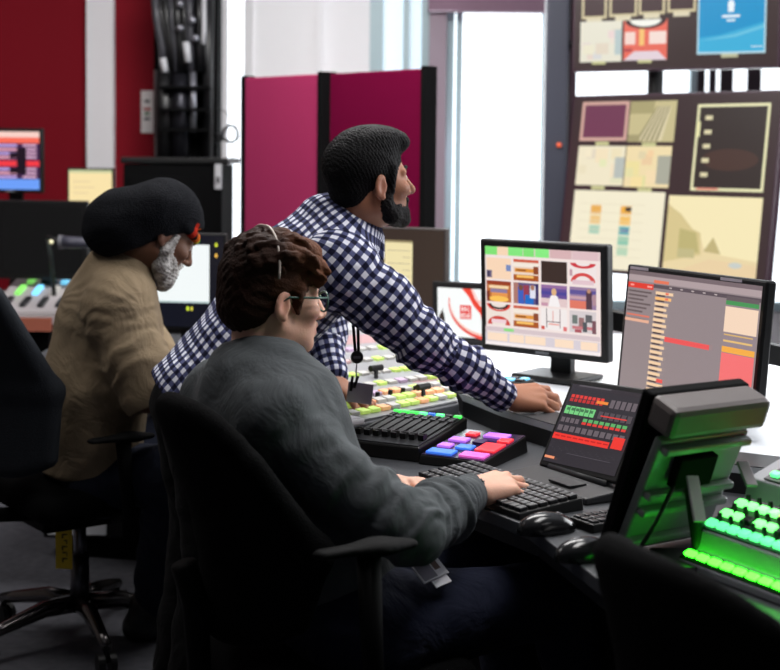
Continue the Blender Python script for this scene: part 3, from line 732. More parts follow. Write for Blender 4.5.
    for an in feet:
        an = an.copy(); an[2] = 0.045
        K = Field(an-0.16, an+f*0.2+0.16, 0.005); K.chain([(an-f*0.05, 0.044), (an+f*0.07, 0.042), (an+f*0.18-up*.008, 0.034)], 0.03); K.rc(an-f*.02, an+up*0.06-f*.02, 0.046, 0.05, 0.03); K.cut((0, 0, 0.004), (0, 0, -1))
        sh_ = finish('shoe', K, mat('black leather', (20, 20, 22), 0.4), root)
        mb = MB(); mb.box((an[0]+rt[0]*0.050+f[0]*0.03, an[1]+rt[1]*0.050+f[1]*0.03, 0.052), (0.03, 0.004, 0.018), np.stack([f, rt, up], 1)); mb.build('shoe_badge', mat('shoe badge', (150, 150, 150), 0.5), sh_)
    return root, pel, f, rt

P_GREY, PEL_G, F_G, RT_G = seated_grey()
P_CHECK = leaning_checked()
P_HAT, PEL_H, F_H, RT_H = seated_hat()
# ------------------------------------------------------------------ the room
BW = 8.0
def bx(px): return (px-390)/F*BW
mb = MB(); mb.box((0, 4.0, -0.05), (9, 9, 0.1))
structure(mb.build('floor', mat('dark grey carpet', (84, 84, 90), 0.9, spec=0.1, noise=(30, 0.18), bump=(400, 0.3))))
RED = mat('red painted wall', (126, 6, 26), 0.75, spec=0.2)
WWALL = mat('white painted wall', (250, 250, 252), 0.8)
mb = MB(); mb.box((bx(218)/2-2.1, BW+0.05, 1.6), (4.2+bx(218), 0.1, 3.2)); structure(mb.build('wall_back', RED))
mb = MB(); mb.box(((bx(88.5)+bx(115))/2, BW-0.03, 1.6), (bx(115)-bx(88.5), 0.06, 3.2)); structure(mb.build('trim_1', mat('pale grey pillar', (238, 236, 240), 0.7)))
mb = MB()
mb.box(((bx(252)+bx(368))/2, BW+0.05, 1.6), (bx(368)-bx(252), 0.1, 3.2)); mb.box(((bx(218)+bx(252))/2, BW+0.05, 0.35), (bx(252)-bx(218), 0.1, 0.7))
mb.box(((bx(368)+bx(430))/2, BW+0.05, 0.3), (bx(430)-bx(368), 0.1, 0.6)); mb.box((bx(615), BW+0.05, 0.3), (bx(800)-bx(430), 0.1, 0.6))
mb.box((bx(318), BW-0.02, 1.6), (0.03, 0.05, 3.2))
structure(mb.build('wall_right', WWALL))
def window(n, a, b, z0, frame_m, splits=(), strength=2.6, tint=(244, 250, 255), z1=3.2):
    g = MB(); g.box(((bx(a)+bx(b))/2, BW+0.06, (z0+z1)/2), (bx(b)-bx(a), 0.02, z1-z0))
    o = structure(g.build('window_%d' % n, mat('frosted daylight pane %d' % n, tint, 0.6, emit=strength)))
    k = MB(); t = 0.05
    k.box((bx(a)+t/2, BW+0.02, (z0+z1)/2), (t, 0.08, z1-z0)); k.box((bx(b)-t/2, BW+0.02, (z0+z1)/2), (t, 0.08, z1-z0)); k.box(((bx(a)+bx(b))/2, BW+0.02, z0+t/2), (bx(b)-bx(a)-2*t, 0.08, t))
    for s in splits: k.box((bx(s), BW+0.02, (z0+t+z1)/2), (0.035, 0.07, z1-z0-t))
    k.build('window_frame', frame_m, o)
    return o
ALU = mat('pale teal aluminium', (176, 200, 206), 0.4)
window(1, 218, 252, 0.7, WHITE, strength=1.5)
window(2, 368, 428, 0.6, ALU, (378, 404), strength=0.62, tint=(216, 232, 242))
window(3, 443, 548, 0.6, ALU, (457,), strength=1.9)
window(4, 556, 800, 0.6, ALU, (690,), strength=1.9)
g = MB(); g.box((bx(435), BW-0.03, 1.6), (bx(444)-bx(427), 0.16, 3.2)); structure(g.build('trim_2', mat('mauve grey mullion', (150, 134, 146), 0.5)))
g = MB(); g.box((bx(552), BW-0.03, 1.6), (0.07, 0.16, 3.2)); structure(g.build('trim_3', mat('dark mullion', (70, 70, 80), 0.5)))
g = MB(); g.box((bx(610), BW-0.12, 2.42), (bx(800)-bx(430), 0.1, 0.30)); structure(g.build('trim_4', mat('mauve header panel', (128, 98, 116), 0.6)))

# notice on the wall
t = thing('notice', 'small white printed notice on the red wall beside the cable column', 'notice', (bx(146), BW-0.012, 1.40))
x0, x1 = bx(141), bx(153)
g = MB(); g.box(((x0+x1)/2, BW-0.008, 1.70), (x1-x0, 0.008, 0.24)); g.build('sheet', mat('paper', (222, 216, 216), 0.8), t)
for zz, w_, c in ((1.76, 0.03, (70, 70, 74)), (1.715, 0.04, (176, 60, 56)), (1.69, 0.03, (60, 110, 70)), (1.66, 0.035, (90, 90, 96))):
    g = MB(); g.cur = L3(c); g.box(((x0+x1)/2, BW-0.0125, zz), (w_, 0.001, 0.016)); g.build('printed_block', attr_mat('print', 0.8), t, use_col=True)

# equipment rack with a tall column of cabling behind it
a, b = at(123, 160, 7.0), at(227, 160, 7.0)
t = thing('equipment_rack', 'black equipment cabinet standing below the cable column', 'cabinet', ((a[0]+b[0])/2, 7.2, 0))
cxr = (a[0]+b[0])/2; wr_ = b[0]-a[0]
g = MB(); g.box((cxr-.012, 7.25, 0.705), (wr_-.024, 0.5, 1.41)); g.build('cabinet', MATTE, t, bevel=0.006)
g = MB(); g.box((cxr, 7.25, 1.428), (wr_+0.02, 0.53, 0.03)); g.build('top_panel', BLACK, t, bevel=0.006)
g = MB(); g.box((cxr-0.05, 6.995, 0.7), (wr_-0.16, 0.012, 1.3)); dr = g.build('door', MATTE, t, bevel=0.004)
g = MB(); g.box((cxr+0.10, 6.98, 0.8), (0.018, 0.02, 0.14)); g.build('handle', CHROME, dr, bevel=0.004)
q = at(218, 176, 6.99); g = MB(); g.box((q[0], 6.994, q[2]), (0.034, 0.01, 0.13)); lb = g.build('switch_plate', LGREY, t, bevel=0.003)
g = MB(); g.box((q[0], 6.986, q[2]-0.02), (0.014, 0.008, 0.03)); g.build('switch', DARK, lb)

t = thing('cable_column', 'tall black column of trunking, pipes and cables rising behind the cabinet', 'cable column', (at(186, 100, 7.65)[0], 7.65, 0))
def colx(px): return at(px, 80, 7.6)[0]
g = MB(); g.box(((colx(153)+colx(217))/2, 7.72, 1.6), (colx(217)-colx(153), 0.2, 3.2)); g.build('trunking', MATTE, t, bevel=0.01)
def cabl(name, pts, r, m): return MB().tube([at(x, y, d) for x, y, d in pts], r, 10).build(name, m, t, True)
RUB = mat('black rubber', (13, 13, 15), 0.35); STEEL = mat('steel pipe', (150, 150, 158), 0.3, 0.8)
cabl('pipe', [(165, 158, 7.55), (165, 110, 7.55), (164, 70, 7.55)], 0.055, RUB)
cabl('pipe', [(180, 158, 7.52), (180, 110, 7.52), (180, 74, 7.52)], 0.050, mat('dark steel', (40, 40, 46), 0.3, 0.7))
cabl('pipe', [(193, 132, 7.5), (193, 100, 7.5), (193, 72, 7.5)], 0.018, STEEL)
cabl('pipe', [(207, 158, 7.55), (208, 60, 7.55), (209, -20, 7.55)], 0.030, RUB)
for i, (x0_, x1_, r) in enumerate(((154, 163, 0.022), (158, 169, 0.016), (164, 172, 0.02), (170, 176, 0.014), (176, 181, 0.024), (183, 186, 0.016), (189, 191, 0.022), (199, 200, 0.02), (204, 205, 0.014))):
    cabl('cable', [(x0_, -15, 7.5), ((x0_*2+x1_)/3, 20, 7.5), (x1_-1, 48, 7.51), (x1_, 72, 7.53)], r, RUB if i % 3 else mat('grey sheath', (60, 60, 66), 0.4))
cabl('conduit', [(204, -15, 7.46), (204, 30, 7.46), (203, 44, 7.46)], 0.012, LGREY)
cabl('conduit', [(163, 58, 7.44), (165, 72, 7.44)], 0.018, LGREY); cabl('conduit', [(186, 42, 7.44), (188, 62, 7.44)], 0.018, LGREY)
for x, y in ((180, 4), (180, 28), (192, 20), (195, 38)): g = MB().ell(at(x, y, 7.44), 0.02); g.build('clamp', STEEL, t, True)
for y in (88, 110, 130): g = MB(); g.box(at(186, y, 7.5), (0.27, 0.14, 0.016)); g.build('bracket', MATTE, t)
cabl('loop_cable', [(214, 142, 7.5), (222, 140, 7.5), (224, 130, 7.5), (230, 125, 7.5), (237, 129, 7.5), (238, 137, 7.5), (232, 143, 7.5), (224, 139, 7.5), (216, 134, 7.5)], 0.009, RUB)
cabl('thin_cable', [(216, 108, 7.5), (226, 112, 7.5), (236, 126, 7.5), (238, 142, 7.5), (234, 156, 7.5), (226, 161, 7.5)], 0.003, RUB)

# acoustic screens
def screen_panel(label, p0, p1, h, fabric, th=0.055):
    d = nrm([p1[0]-p0[0], p1[1]-p0[1], 0]); n = np.array([d[1], -d[0], 0]); L = math.hypot(p1[0]-p0[0], p1[1]-p0[1])
    M = basis(d, -n, (0, 0, 1), ((p0[0]+p1[0])/2, (p0[1]+p1[1])/2, 0))
    t = thing('acoustic_screen', label, 'partition', ((p0[0]+p1[0])/2, (p0[1]+p1[1])/2, 0), group='acoustic screens by the window')
    g = MB(); g.box((0, 0, h/2+0.04), (L-0.02, th, h-0.10)); g.xf(M); g.build('fabric_panel', fabric, t, bevel=0.008)
    g = MB(); e = th+0.012
    g.box((-L/2+0.005, 0, h/2+0.03), (0.03, e, h-0.06)); g.box((L/2-0.005, 0, h/2+0.03), (0.03, e, h-0.06)); g.box((0, 0, 0.07), (L-0.04, e, 0.03)); g.xf(M); g.build('edge_trim', MATTE, t, bevel=0.003)
    for s in (-1, 1): g = MB(); g.box((s*(L/2-0.12), 0, 0.012), (0.05, 0.38, 0.024)); g.xf(M); g.build('foot', BLACK, t, bevel=0.004)
    return t
a = at(247.5, 76, 6.5); b = at(326, 72.5, 6.12)
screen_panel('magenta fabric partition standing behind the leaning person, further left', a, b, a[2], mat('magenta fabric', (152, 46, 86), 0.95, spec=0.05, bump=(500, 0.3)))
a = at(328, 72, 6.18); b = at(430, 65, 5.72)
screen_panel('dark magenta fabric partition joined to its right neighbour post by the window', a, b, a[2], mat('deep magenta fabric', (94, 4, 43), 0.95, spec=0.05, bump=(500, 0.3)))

t = thing('gap_bars', 'dark stand-in bars in the window gap between the two video wall displays', 'upright bars', (at(728, 84, 7.9)[0], 7.9, 1.2))  # added bars standing in for the shelves behind the gap
for a_, b_ in ((697, 705), (709, 716), (720, 733), (747, 761)):
    x0_, x1_ = at(a_, 84, 7.9)[0], at(b_, 84, 7.9)[0]; g = MB(); g.box(((x0_+x1_)/2, 7.9, 2.1), (x1_-x0_, .012, 1.8)); g.build('gap_bar', mat('dark gap paint', (44, 30, 40), .7), t)
x0_, x1_ = at(694, 84, 7.9)[0], at(766, 84, 7.9)[0]; g = MB(); g.box(((x0_+x1_)/2, 7.9, 3.02), (x1_-x0_, .05, .05)); g.build('top_bar', BLACK, t)

mb = MB(); mb.box((0, 4.0, 3.30), (9, 9, 0.1)); structure(mb.build('ceiling', mat('ceiling white', (200, 200, 204), 0.9)))
mb = MB(); mb.box((-4.3, 4.0, 1.6), (0.1, 9, 3.3)); structure(mb.build('wall_left', mat('grey painted wall', (120, 112, 106), 0.8)))
# ------------------------------------------------------------------ screens
def scr(x0, y0, x1, y1, c): return ('r', (x0, y0, x1, y1), c)
def screen_mesh(name, w, h, items, parent, M, base, m=None):
    """a lit picture: flat areas of colour laid over each other; 0..1 from the top left"""
    g = MB(); n = 0
    def pt(x, y, k): return ((x-0.5)*w, -0.0001-0.00018*k, (0.5-y)*h)
    g.cur = L3(base); g.add([pt(0, 1, 0), pt(1, 1, 0), pt(1, 0, 0), pt(0, 0, 0)], [(0, 1, 2, 3)])
    for it in items:
        n += 1; kind, a, c = it; g.cur = L3(c); k = min(n, 30) if len(items) < 31 else 1+n*29/len(items)
        if kind == 'r': g.add([pt(a[0], a[3], k), pt(a[2], a[3], k), pt(a[2], a[1], k), pt(a[0], a[1], k)], [(0, 1, 2, 3)])
        elif kind == 'p': g.add([pt(x, y, k) for x, y in a], [list(range(len(a)))])
        elif kind == 'e': g.add([pt(a[0]+a[2]*math.cos(2*math.pi*i/24), a[1]-a[3]*math.sin(2*math.pi*i/24), k) for i in range(24)], [list(range(24))])
        elif kind == 'a':      # arc: cx, cy, rx, ry, start, end, thickness start, thickness end
            cx_, cy_, rx, ry, s0, s1, t0, t1 = a; m_ = 20; V = []
            for i in range(m_+1):
                u = i/m_; an = R_(s0+(s1-s0)*u); tt = t0+(t1-t0)*u
                for q in (1, 1-tt): V.append(pt(cx_+rx*q*math.cos(an), cy_-ry*q*math.sin(an), k))
            g.add(V, [(2*i, 2*i+2, 2*i+3, 2*i+1) for i in range(m_)])
    g.xf(M)
    return g.build(name, m or SCREEN, parent, use_col=True)

def monitor(name, label, c, yaw, tilt, w, h, items, base, foot_z, bezel=0.018, depth=0.05, group=None, stand=True, chin=0.0, stand_off=0.09, base_r=0.11, logo=None, m=None, housing=None, neck_dx=0.0):
    """c: centre of the front face; yaw>0 turns the face to the left, tilt>0 leans it back"""
    c = np.asarray(c, float); y, ti = R_(yaw), R_(tilt)
    u = np.array([math.cos(y), -math.sin(y), 0]); n = np.array([-math.sin(y)*math.cos(ti), -math.cos(y)*math.cos(ti), math.sin(ti)]); v = np.cross(u, -n); v = v if v[2] > 0 else -v
    M = basis(u, -n, v, c); nh = nrm([n[0], n[1], 0])
    fo = c-nh*stand_off-n*0 
    t = thing(name, label, 'monitor', (fo[0], fo[1], foot_z), 0, group)
    g = MB(); hm = housing or BLACK
    g.box((0, depth*0.3, 0), (w, depth*0.6, h)); g.xf(M); g.build('housing', hm, t, bevel=0.006)
    g = MB(); b0 = [(-w*.42, depth*.58, -h*.42), (w*.42, depth*.58, -h*.42), (w*.42, depth*.58, h*.42), (-w*.42, depth*.58, h*.42)]; b1 = [(x*.78, depth*1.1, z*.72) for x, _, z in b0]
    g.hexa([b0[i] for i in (0, 1, 2, 3)], b1); g.xf(M); g.build('rear_cover', hm, t, bevel=0.004)
    sw, sh = w-2*bezel, h-2*bezel-chin; sc = c+v*(chin/2)+n*0.0008
    s = screen_mesh('screen', sw, sh, items, t, basis(u, -n, v, sc), base, m)
    if logo: 
        g = MB(); g.box((0, -0.001, -h/2+bezel*0.5+chin*0.4), (0.045, 0.002, 0.007)); g.xf(M); g.build('maker_badge', mat('badge grey', logo, 0.4), t)
    if stand:
        top = c-nh*stand_off-np.array([0, 0, h*0.12])+u*neck_dx
        g = MB(); g.box(((top[0]), (top[1]), (top[2]+foot_z)/2), (0.07, 0.03, top[2]-foot_z), np.stack([u, nh, (0, 0, 1)], 1)); g.build('stand', hm, t, bevel=0.004)
        g = MB(); ft = np.array([top[0], top[1], foot_z]); g.box(ft+np.array([0, 0, 0.009])+nh*0.03, (base_r*2, base_r*1.5, 0.016), np.stack([u, nh, (0, 0, 1)], 1)); g.build('base_plate', hm, t, bevel=0.006)
        g = MB(); q = c-n*depth*1.05; g.cyl(q, top+np.array([0, 0, 0.0]), 0.02); g.build('stand_joint', hm, t)
    return t, M, c, u, v, n

rs = random.Random(3)
def studio(x0, y0, x1, y1, kind):
    """a tiny television picture"""
    X = lambda f: x0+(x1-x0)*f
    Y = lambda f: y0+(y1-y0)*f
    R4 = lambda a, b, c, d, col: scr(X(a), Y(b), X(c), Y(d), col)
    if kind == 'orange': return [R4(0, 0, 1, 1, (236, 214, 196)), R4(0, 0, 1, .13, (206, 92, 68)), R4(0, .17, 1, .34, (244, 232, 220)), R4(.05, .42, .95, .6, (226, 150, 60)), R4(.1, .48, .5, .54, (120, 50, 30)), R4(0, .72, 1, 1, (170, 84, 30)), R4(.12, .74, .8, .86, (246, 190, 100)), R4(.8, .3, 1, .66, (140, 70, 40))]
    if kind == 'redwhite': return [R4(0, 0, 1, 1, (240, 228, 226)), ('a', (X(.5), Y(0), (x1-x0)*.48, (y1-y0)*.24, 180, 360, .45, .45), (206, 56, 66)), ('a', (X(.5), Y(.86), (x1-x0)*.46, (y1-y0)*.42, 0, 180, .35, .35), (214, 74, 72)), R4(.1, .78, .9, .98, (226, 196, 204)), R4(0, .3, .1, .6, (190, 150, 160))]
    if kind == 'blackred': return [R4(0, 0, 1, 1, (238, 224, 214)), ('a', (X(.5), Y(0), (x1-x0)*.48, (y1-y0)*.26, 180, 360, .35, .35), (40, 20, 24)), ('a', (X(.5), Y(0), (x1-x0)*.49, (y1-y0)*.36, 180, 360, .2, .2), (214, 60, 50)), ('a', (X(.5), Y(1.0), (x1-x0)*.46, (y1-y0)*.42, 0, 180, .4, .4), (206, 70, 60)), R4(.2, .74, .8, .92, (240, 210, 216))]
    if kind == 'studio': return [R4(0, 0, 1, 1, (190, 110, 60)), R4(0, 0, 1, .18, (150, 60, 36)), R4(.1, .22, .9, .36, (244, 214, 170)), R4(.16, .38, .84, .56, (140, 126, 160)), R4(.2, .56, .86, .78, (230, 150, 80)), ('e', (X(.5), Y(.86), (x1-x0)*.4, (y1-y0)*.14), (250, 196, 90)), R4(0, .5, .12, 1, (120, 44, 30))]
    if kind == 'people': return [R4(0, 0, 1, 1, (96, 84, 130)), R4(0, 0, .2, 1, (172, 120, 110)), R4(.18, .2, .42, 1, (60, 96, 190)), ('e', (X(.3), Y(.24), (x1-x0)*.09, (y1-y0)*.14), (120, 78, 60)), R4(.4, .1, .62, .8, (150, 60, 80)), R4(.46, .55, .8, 1, (30, 108, 196)), R4(.66, .12, .88, .7, (226, 226, 240)), ('e', (X(.76), Y(.2), (x1-x0)*.08, (y1-y0)*.13), (170, 120, 96)), R4(.88, 0, 1, 1, (58, 46, 96))]
    if kind == 'anchor': return [R4(0, 0, 1, 1, (104, 80, 150)), R4(0, .0, 1, .16, (150, 110, 160)), R4(0, .3, 1, .46, (78, 70, 150)), R4(0, .62, 1, 1, (226, 200, 200)), ('p', [(X(.28), Y(1)), (X(.36), Y(.52)), (X(.5), Y(.42)), (X(.64), Y(.52)), (X(.74), Y(1))], (246, 240, 240)), ('e', (X(.5), Y(.32), (x1-x0)*.1, (y1-y0)*.17), (222, 178, 130)), R4(0, .84, .26, 1, (200, 150, 170))]
    if kind == 'standing': return [R4(0, 0, 1, 1, (150, 124, 160)), R4(0, .14, 1, .34, (96, 84, 150)), R4(0, .42, 1, .56, (200, 160, 170)), R4(0, .62, .7, 1, (224, 120, 100)), R4(.62, .16, .84, 1, (84, 58, 70)), ('e', (X(.73), Y(.16), (x1-x0)*.07, (y1-y0)*.1), (190, 140, 116)), R4(.86, .3, 1, .8, (176, 140, 150))]
    if kind == 'lines': return [R4(0, 0, 1, 1, (242, 234, 232)), R4(.2, 0, .23, .9, (96, 76, 84)), R4(.72, 0, .75, .9, (150, 120, 126)), R4(.2, .6, .75, .64, (86, 66, 76)), R4(.45, .1, .48, .6, (220, 130, 120)), R4(0, .84, .14, 1, (206, 84, 74)), R4(.3, .7, .7, .76, (232, 150, 140)), R4(.86, .8, 1, 1, (224, 120, 120))]
    if kind == 'grey': return [R4(0, 0, 1, 1, (214, 204, 206)), R4(.1, .2, .3, .6, (110, 120, 116)), R4(.35, .3, .55, .8, (150, 110, 110)), R4(.6, .15, .85, .5, (96, 96, 100)), R4(.1, .7, .9, .84, (200, 120, 126)), R4(.85, .4, 1, 1, (120, 80, 90)), R4(.5, .5, .66, .95, (80, 84, 90)), R4(.2, .85, .45, 1, (170, 80, 90))]
    if kind == 'dark': return [R4(0, 0, 1, 1, (58, 42, 36))]
    return [R4(0, 0, 1, 1, (248, 214, 184)), R4(.8, .3, 1, .6, (120, 140, 190)), R4(.0, .6, .22, .95, (110, 100, 130)), R4(.05, .65, .12, .9, (40, 34, 60))]

# --- centre monitor: a wall of small pictures
it = [scr(0, .0, 1, .09, (226, 200, 200))]
for a, b, c in ((0.0, .11, (128, 226, 118)), (.11, .21, (246, 214, 182)), (.21, .34, (132, 232, 128)), (.345, .44, (128, 226, 118)), (.45, .57, (136, 236, 130)), (.58, .76, (216, 178, 180)), (.77, .98, (222, 190, 194))): it.append(scr(a, 0, b, .085, c))
it += [scr(0, .085, 1, 1, (242, 226, 222))]
kinds = [['plain', 'orange', 'dark', 'redwhite'], ['studio', 'people', 'anchor', 'standing'], ['blackred', 'orange', 'lines', 'grey']]
for r in range(3):
    for q in range(4):
        x0 = .012+q*.245; y0 = .115+r*.232; it += studio(x0, y0, x0+.222, y0+.212, kinds[r][q])
it += [scr(.0, .815, 1, .86, (214, 196, 200)), scr(.17, .82, .26, .85, (140, 220, 130)), scr(.0, .87, 1, .965, (216, 206, 214))]
for a, b in ((.02, .2), (.22, .35), (.36, .54), (.62, .78), (.84, .98)): it.append(scr(a, .875, b, .955, (250, 222, 196)))
it.append(scr(0, .965, 1, 1, (246, 236, 236)))
monitor('monitor', 'centre black monitor filled with a grid of small television pictures', (0.444, 4.066, 1.044), 39, -3, .438, .338, it, (242, 226, 222), 0.805, logo=(120, 120, 124), group='console monitors', depth=0.06, bezel=.021, neck_dx=0.02)

# --- right monitor: grey scheduling application
it = [scr(0, 0, 1, .035, (120, 104, 108)), scr(0, .035, 1, .085, (176, 158, 160)), scr(0, .10, .21, .145, (226, 62, 50)), scr(.21, .06, .33, .085, (232, 120, 90)), scr(.21, .095, 1, .125, (92, 80, 86)),
      scr(.02, .115, .05, .13, (255, 160, 150)), scr(.16, .115, .2, .13, (255, 160, 150))]
for k in range(8): it.append(scr(.01, .165+k*.033, .20-.03*(k % 3), .18+k*.033, (104, 90, 92) if k != 6 else (220, 120, 100)))
it.append(scr(.0, .40, .2, .425, (232, 176, 150)))
for k in range(5): it.append(scr(.34+k*.085, .105, .36+k*.085, .115, (190, 176, 176)))
for k in range(19):
    y = .15+k*.044; w_ = .11+(.03 if k in (0, 1, 17) else 0)-.012*(k % 2); it += [scr(.235, y, .235+w_, y+.024, (244, 208, 170) if k != 1 else (250, 190, 120)), scr(.245, y+.026, .31, y+.037, (70, 52, 52))]
    if k in (0, 1): it.append(scr(.315, y+.002, .34, y+.02, (240, 120, 96)))
it += [scr(.31, .855, .36, .885, (234, 84, 80)), scr(.345, .505, .685, .545, (238, 88, 88)),
       scr(.775, .105, 1, .14, (104, 92, 96)), scr(.775, .14, 1, .172, (74, 150, 86)), scr(.775, .185, 1, .38, (246, 216, 190)), scr(.775, .38, 1, .5, (150, 134, 140)), scr(.78, .395, .98, .405, (220, 180, 110)), scr(.78, .44, .98, .455, (230, 190, 120)),
       scr(.775, .49, 1, .535, (246, 174, 72)), scr(.775, .54, 1, .80, (246, 116, 116)), scr(.775, .80, 1, 1, (150, 134, 140))]
t, M, c, u, v, n = monitor('monitor', 'right hand black monitor showing a grey application with red bars', (0.733, 3.431, 1.011), 63.5, 5.0, .538, .338, it, (148, 134, 136), 0.805, bezel=0.014, group='console monitors', depth=0.05)
for x in (-.215, .145):
    g = MB(); g.box((x, -0.001, .335/2-.007), (.075, .002, .007)); g.xf(M); g.build('label_strip', mat('label strip', (170, 160, 172), 0.5), t)

# --- small logo monitor
it = [('a', (1.02, .3, .80, .74, 172, 290, .02, .13), (236, 66, 44)), ('a', (1.0, .33, .72, .62, 176, 285, .0, .06), (250, 180, 150)), ('p', [(.48, 0), (.66, 0), (.74, .2), (.86, .36), (1, .40), (1, .55), (.9, .52), (.88, .70), (.84, .50), (.72, .36), (.60, .14)], (236, 66, 44)),
      ('p', [(.66, 0), (.70, 0), (.80, .22), (.98, .30), (1, .34), (.8, .28)], (255, 200, 190)), scr(.445, .34, .665, .62, (232, 48, 44))]
LET = {'B': ['110', '101', '110', '101', '110'], 'C': ['011', '100', '100', '100', '011'], 'N': ['1001', '1101', '1011', '1001', '1001'], 'E': ['111', '100', '110', '100', '111'], 'W': ['10001', '10001', '10101', '11011', '10001'], 'S': ['111', '100', '111', '001', '111']}
def word(txt, x0, y0, x1, y1, col):
    cols = []; 
    for ch in txt: cols += [[LET[ch][r][k] for r in range(5)] for k in range(len(LET[ch][0]))]+[['0']*5]
    cols = cols[:-1]; out = []; dx = (x1-x0)/len(cols); dy = (y1-y0)/5
    for i, cc in enumerate(cols):
        for r in range(5):
            if cc[r] == '1': out.append(scr(x0+i*dx, y0+r*dy, x0+(i+1.02)*dx, y0+(r+1.02)*dy, col))
    return out
it += word('BBC', .475, .375, .635, .465, (255, 250, 246))+word('NEWS', .465, .50, .645, .595, (255, 250, 246))
monitor('monitor', 'small black monitor showing a red ring logo on white', at(463, 316, 4.85), 24, -3, .232, .236, it, (250, 253, 252), 0.805, bezel=0.021, chin=0.022, group='console monitors', base_r=0.08, logo=(150, 150, 150))

# --- dark monitor behind the leaning person
it = [scr(.16, .12, .56, .74, (240, 226, 176)), scr(.16, .10, .56, .12, (150, 136, 100))]
for k in range(9): it.append(scr(.42 if k % 2 else .2, .19+k*.058, .53, .196+k*.058, (190, 176, 140)))
monitor('monitor', 'dark brown screened monitor with one pale document window, behind the checked sleeve', at(408, 285, 4.95), 30, 0, .30, .41, it, (58, 46, 40), 0.805, bezel=0.008, group='console monitors', housing=mat('dark brown plastic', (50, 42, 40), 0.5))

# --- monitor in front of the person in the hat
it = [('e', (.905, .10, .018, .024), (216, 226, 60)), ('e', (.905, .215, .018, .024), (240, 186, 80)), ('e', (.55, .80, .02, .026), (206, 226, 60)), ('e', (.60, .80, .015, .024), (230, 220, 80)), scr(0, .10, .82, .72, (244, 250, 250)), scr(0, .72, .82, .74, (180, 200, 200))]
it = it[4:]+it[:4]
monitor('monitor', 'monitor with a white window and yellow dots in front of the person in the hat', at(184, 281, 4.85), 8, 0, .30, .335, it, (16, 18, 30), 0.745, bezel=0.008, group='console monitors')

# --- tilted touch screen of the keyboard unit is built with the console

# --- the video wall
FRM = mat('dark plum metal', (52, 30, 42), 0.45)
WM = attr_mat('lit video wall', 0.3, emit=0.95)
t = thing('video_wall_frame', 'dark upright post carrying the video wall in front of the window', 'frame', (at(553, 130, 6.5)[0], 6.5, 0))
p = at(555, 130, 6.5); g = MB(); g.box((p[0], 6.5, 1.5), (0.105, 0.10, 3.0)); g.build('post', mat('dark blue grey metal', (58, 60, 72), 0.4), t, bevel=0.01)
g = MB(); g.box((p[0]+0.075, 6.52, 1.5), (0.035, 0.07, 3.0)); g.build('rail', FRM, t, bevel=0.004)
g = MB(); g.box((p[0], 6.5, 0.015), (0.4, 0.5, 0.03)); g.build('foot', BLACK, t, bevel=0.004)
g = MB(); q = at(559, 145, 6.44); g.ell(q, 0.012); g.build('indicator_lamp', mat('amber lamp', (190, 80, 50), 0.4, emit=0.8), t)
for k, (px, py) in enumerate(((590, 180), (610, 45))):
    a = np.array([p[0]+0.05, 6.5, at(px, py, 6.5)[2]]); b = at(px, py, 6.46); g = MB(); g.cyl(a, b, 0.02); g.build('arm', BLACK, t)
YEL = (246, 234, 190)
def tile(x0, y0, x1, y1, c, rim=YEL, r=0.008, ry=0.011): return [scr(x0, y0, x1, y1, rim), scr(x0+r, y0+ry, x1-r, y1-ry, c)]
def tag_(x, y): return [scr(x-.035, y-.002, x+.035, y+.02, (206, 204, 150))]
def paper(x0, y0, x1, y1, seed, warm):
    r = random.Random(seed); o = [scr(x0, y0, x1, y1, warm)]
    for k in range(9):
        a = r.uniform(x0, x1-.05); b = r.uniform(y0, y1-.05); s_ = r.uniform(.03, .07); o.append(scr(a, b, min(x1, a+s_), min(y1, b+s_*1.2), tuple(int(max(0, min(255, q+r.uniform(-16, 6)))) for q in warm)))
    return o
it = tile(.045, .025, .292, .255, (118, 62, 88), (216, 172, 160), .016, .02)+[scr(.298, .028, .528, .262, (206, 194, 146))]
for k in range(10): it.append(('p', [(.34+.012*k, .255), (.36+.012*k, .255), (.44+.007*k, .06), (.434+.007*k, .06)], ((150, 140, 104), (226, 214, 176))[k % 2]))
it += [scr(.298, .028, .42, .1, (176, 166, 120)), scr(.298, .22, .36, .262, (170, 160, 118))]
it += paper(.047, .285, .295, .515, 4, (246, 236, 206))+[scr(.245, .35, .295, .47, (190, 196, 190))]+paper(.300, .285, .525, .52, 5, (246, 226, 178))+[scr(.46, .34, .525, .5, (176, 176, 160))]
it += tag_(.17, .262)+tag_(.41, .268)+tag_(.17, .52)+tag_(.41, .525)
it += [scr(.05, .545, .515, .995, (250, 242, 214))]
for x, cols in ((.145, ((240, 180, 90), (244, 206, 140), (180, 214, 190))), (.30, ((246, 180, 70), (250, 200, 110), (120, 190, 186), (150, 206, 180), (190, 220, 190)))):
    for k, cc in enumerate(cols): it.append(scr(x, .63+k*.058, x+.055, .68+k*.058, cc))
it += [scr(.325, .635, .355, .66, (60, 60, 60)), scr(.31, .76, .35, .78, (70, 120, 170))]
for k in range(7): it.append(scr(.09, .62+k*.05, .42, .623+k*.05, (232, 222, 192)))
it += [scr(.535, .56, .965, .995, (252, 238, 190)), ('p', [(.535, .995), (.535, .60), (.62, .70), (.70, .78), (.72, .84), (.80, .875), (.965, .90), (.965, .995)], (240, 220, 172)), ('p', [(.535, .93), (.535, .61), (.60, .66), (.66, .74), (.70, .76), (.71, .88)], (222, 204, 148)),
       ('p', [(.60, .86), (.60, .74), (.68, .76), (.70, .87)], (196, 184, 124)), ('p', [(.72, .86), (.76, .78), (.80, .87)], (200, 184, 130)), ('p', [(.56, .995), (.75, .90), (.965, .92), (.965, .995)], (240, 214, 170)), ('e', (.87, .925, .03, .016), (206, 212, 206)), scr(.60, .85, .68, .9, (200, 190, 140))]
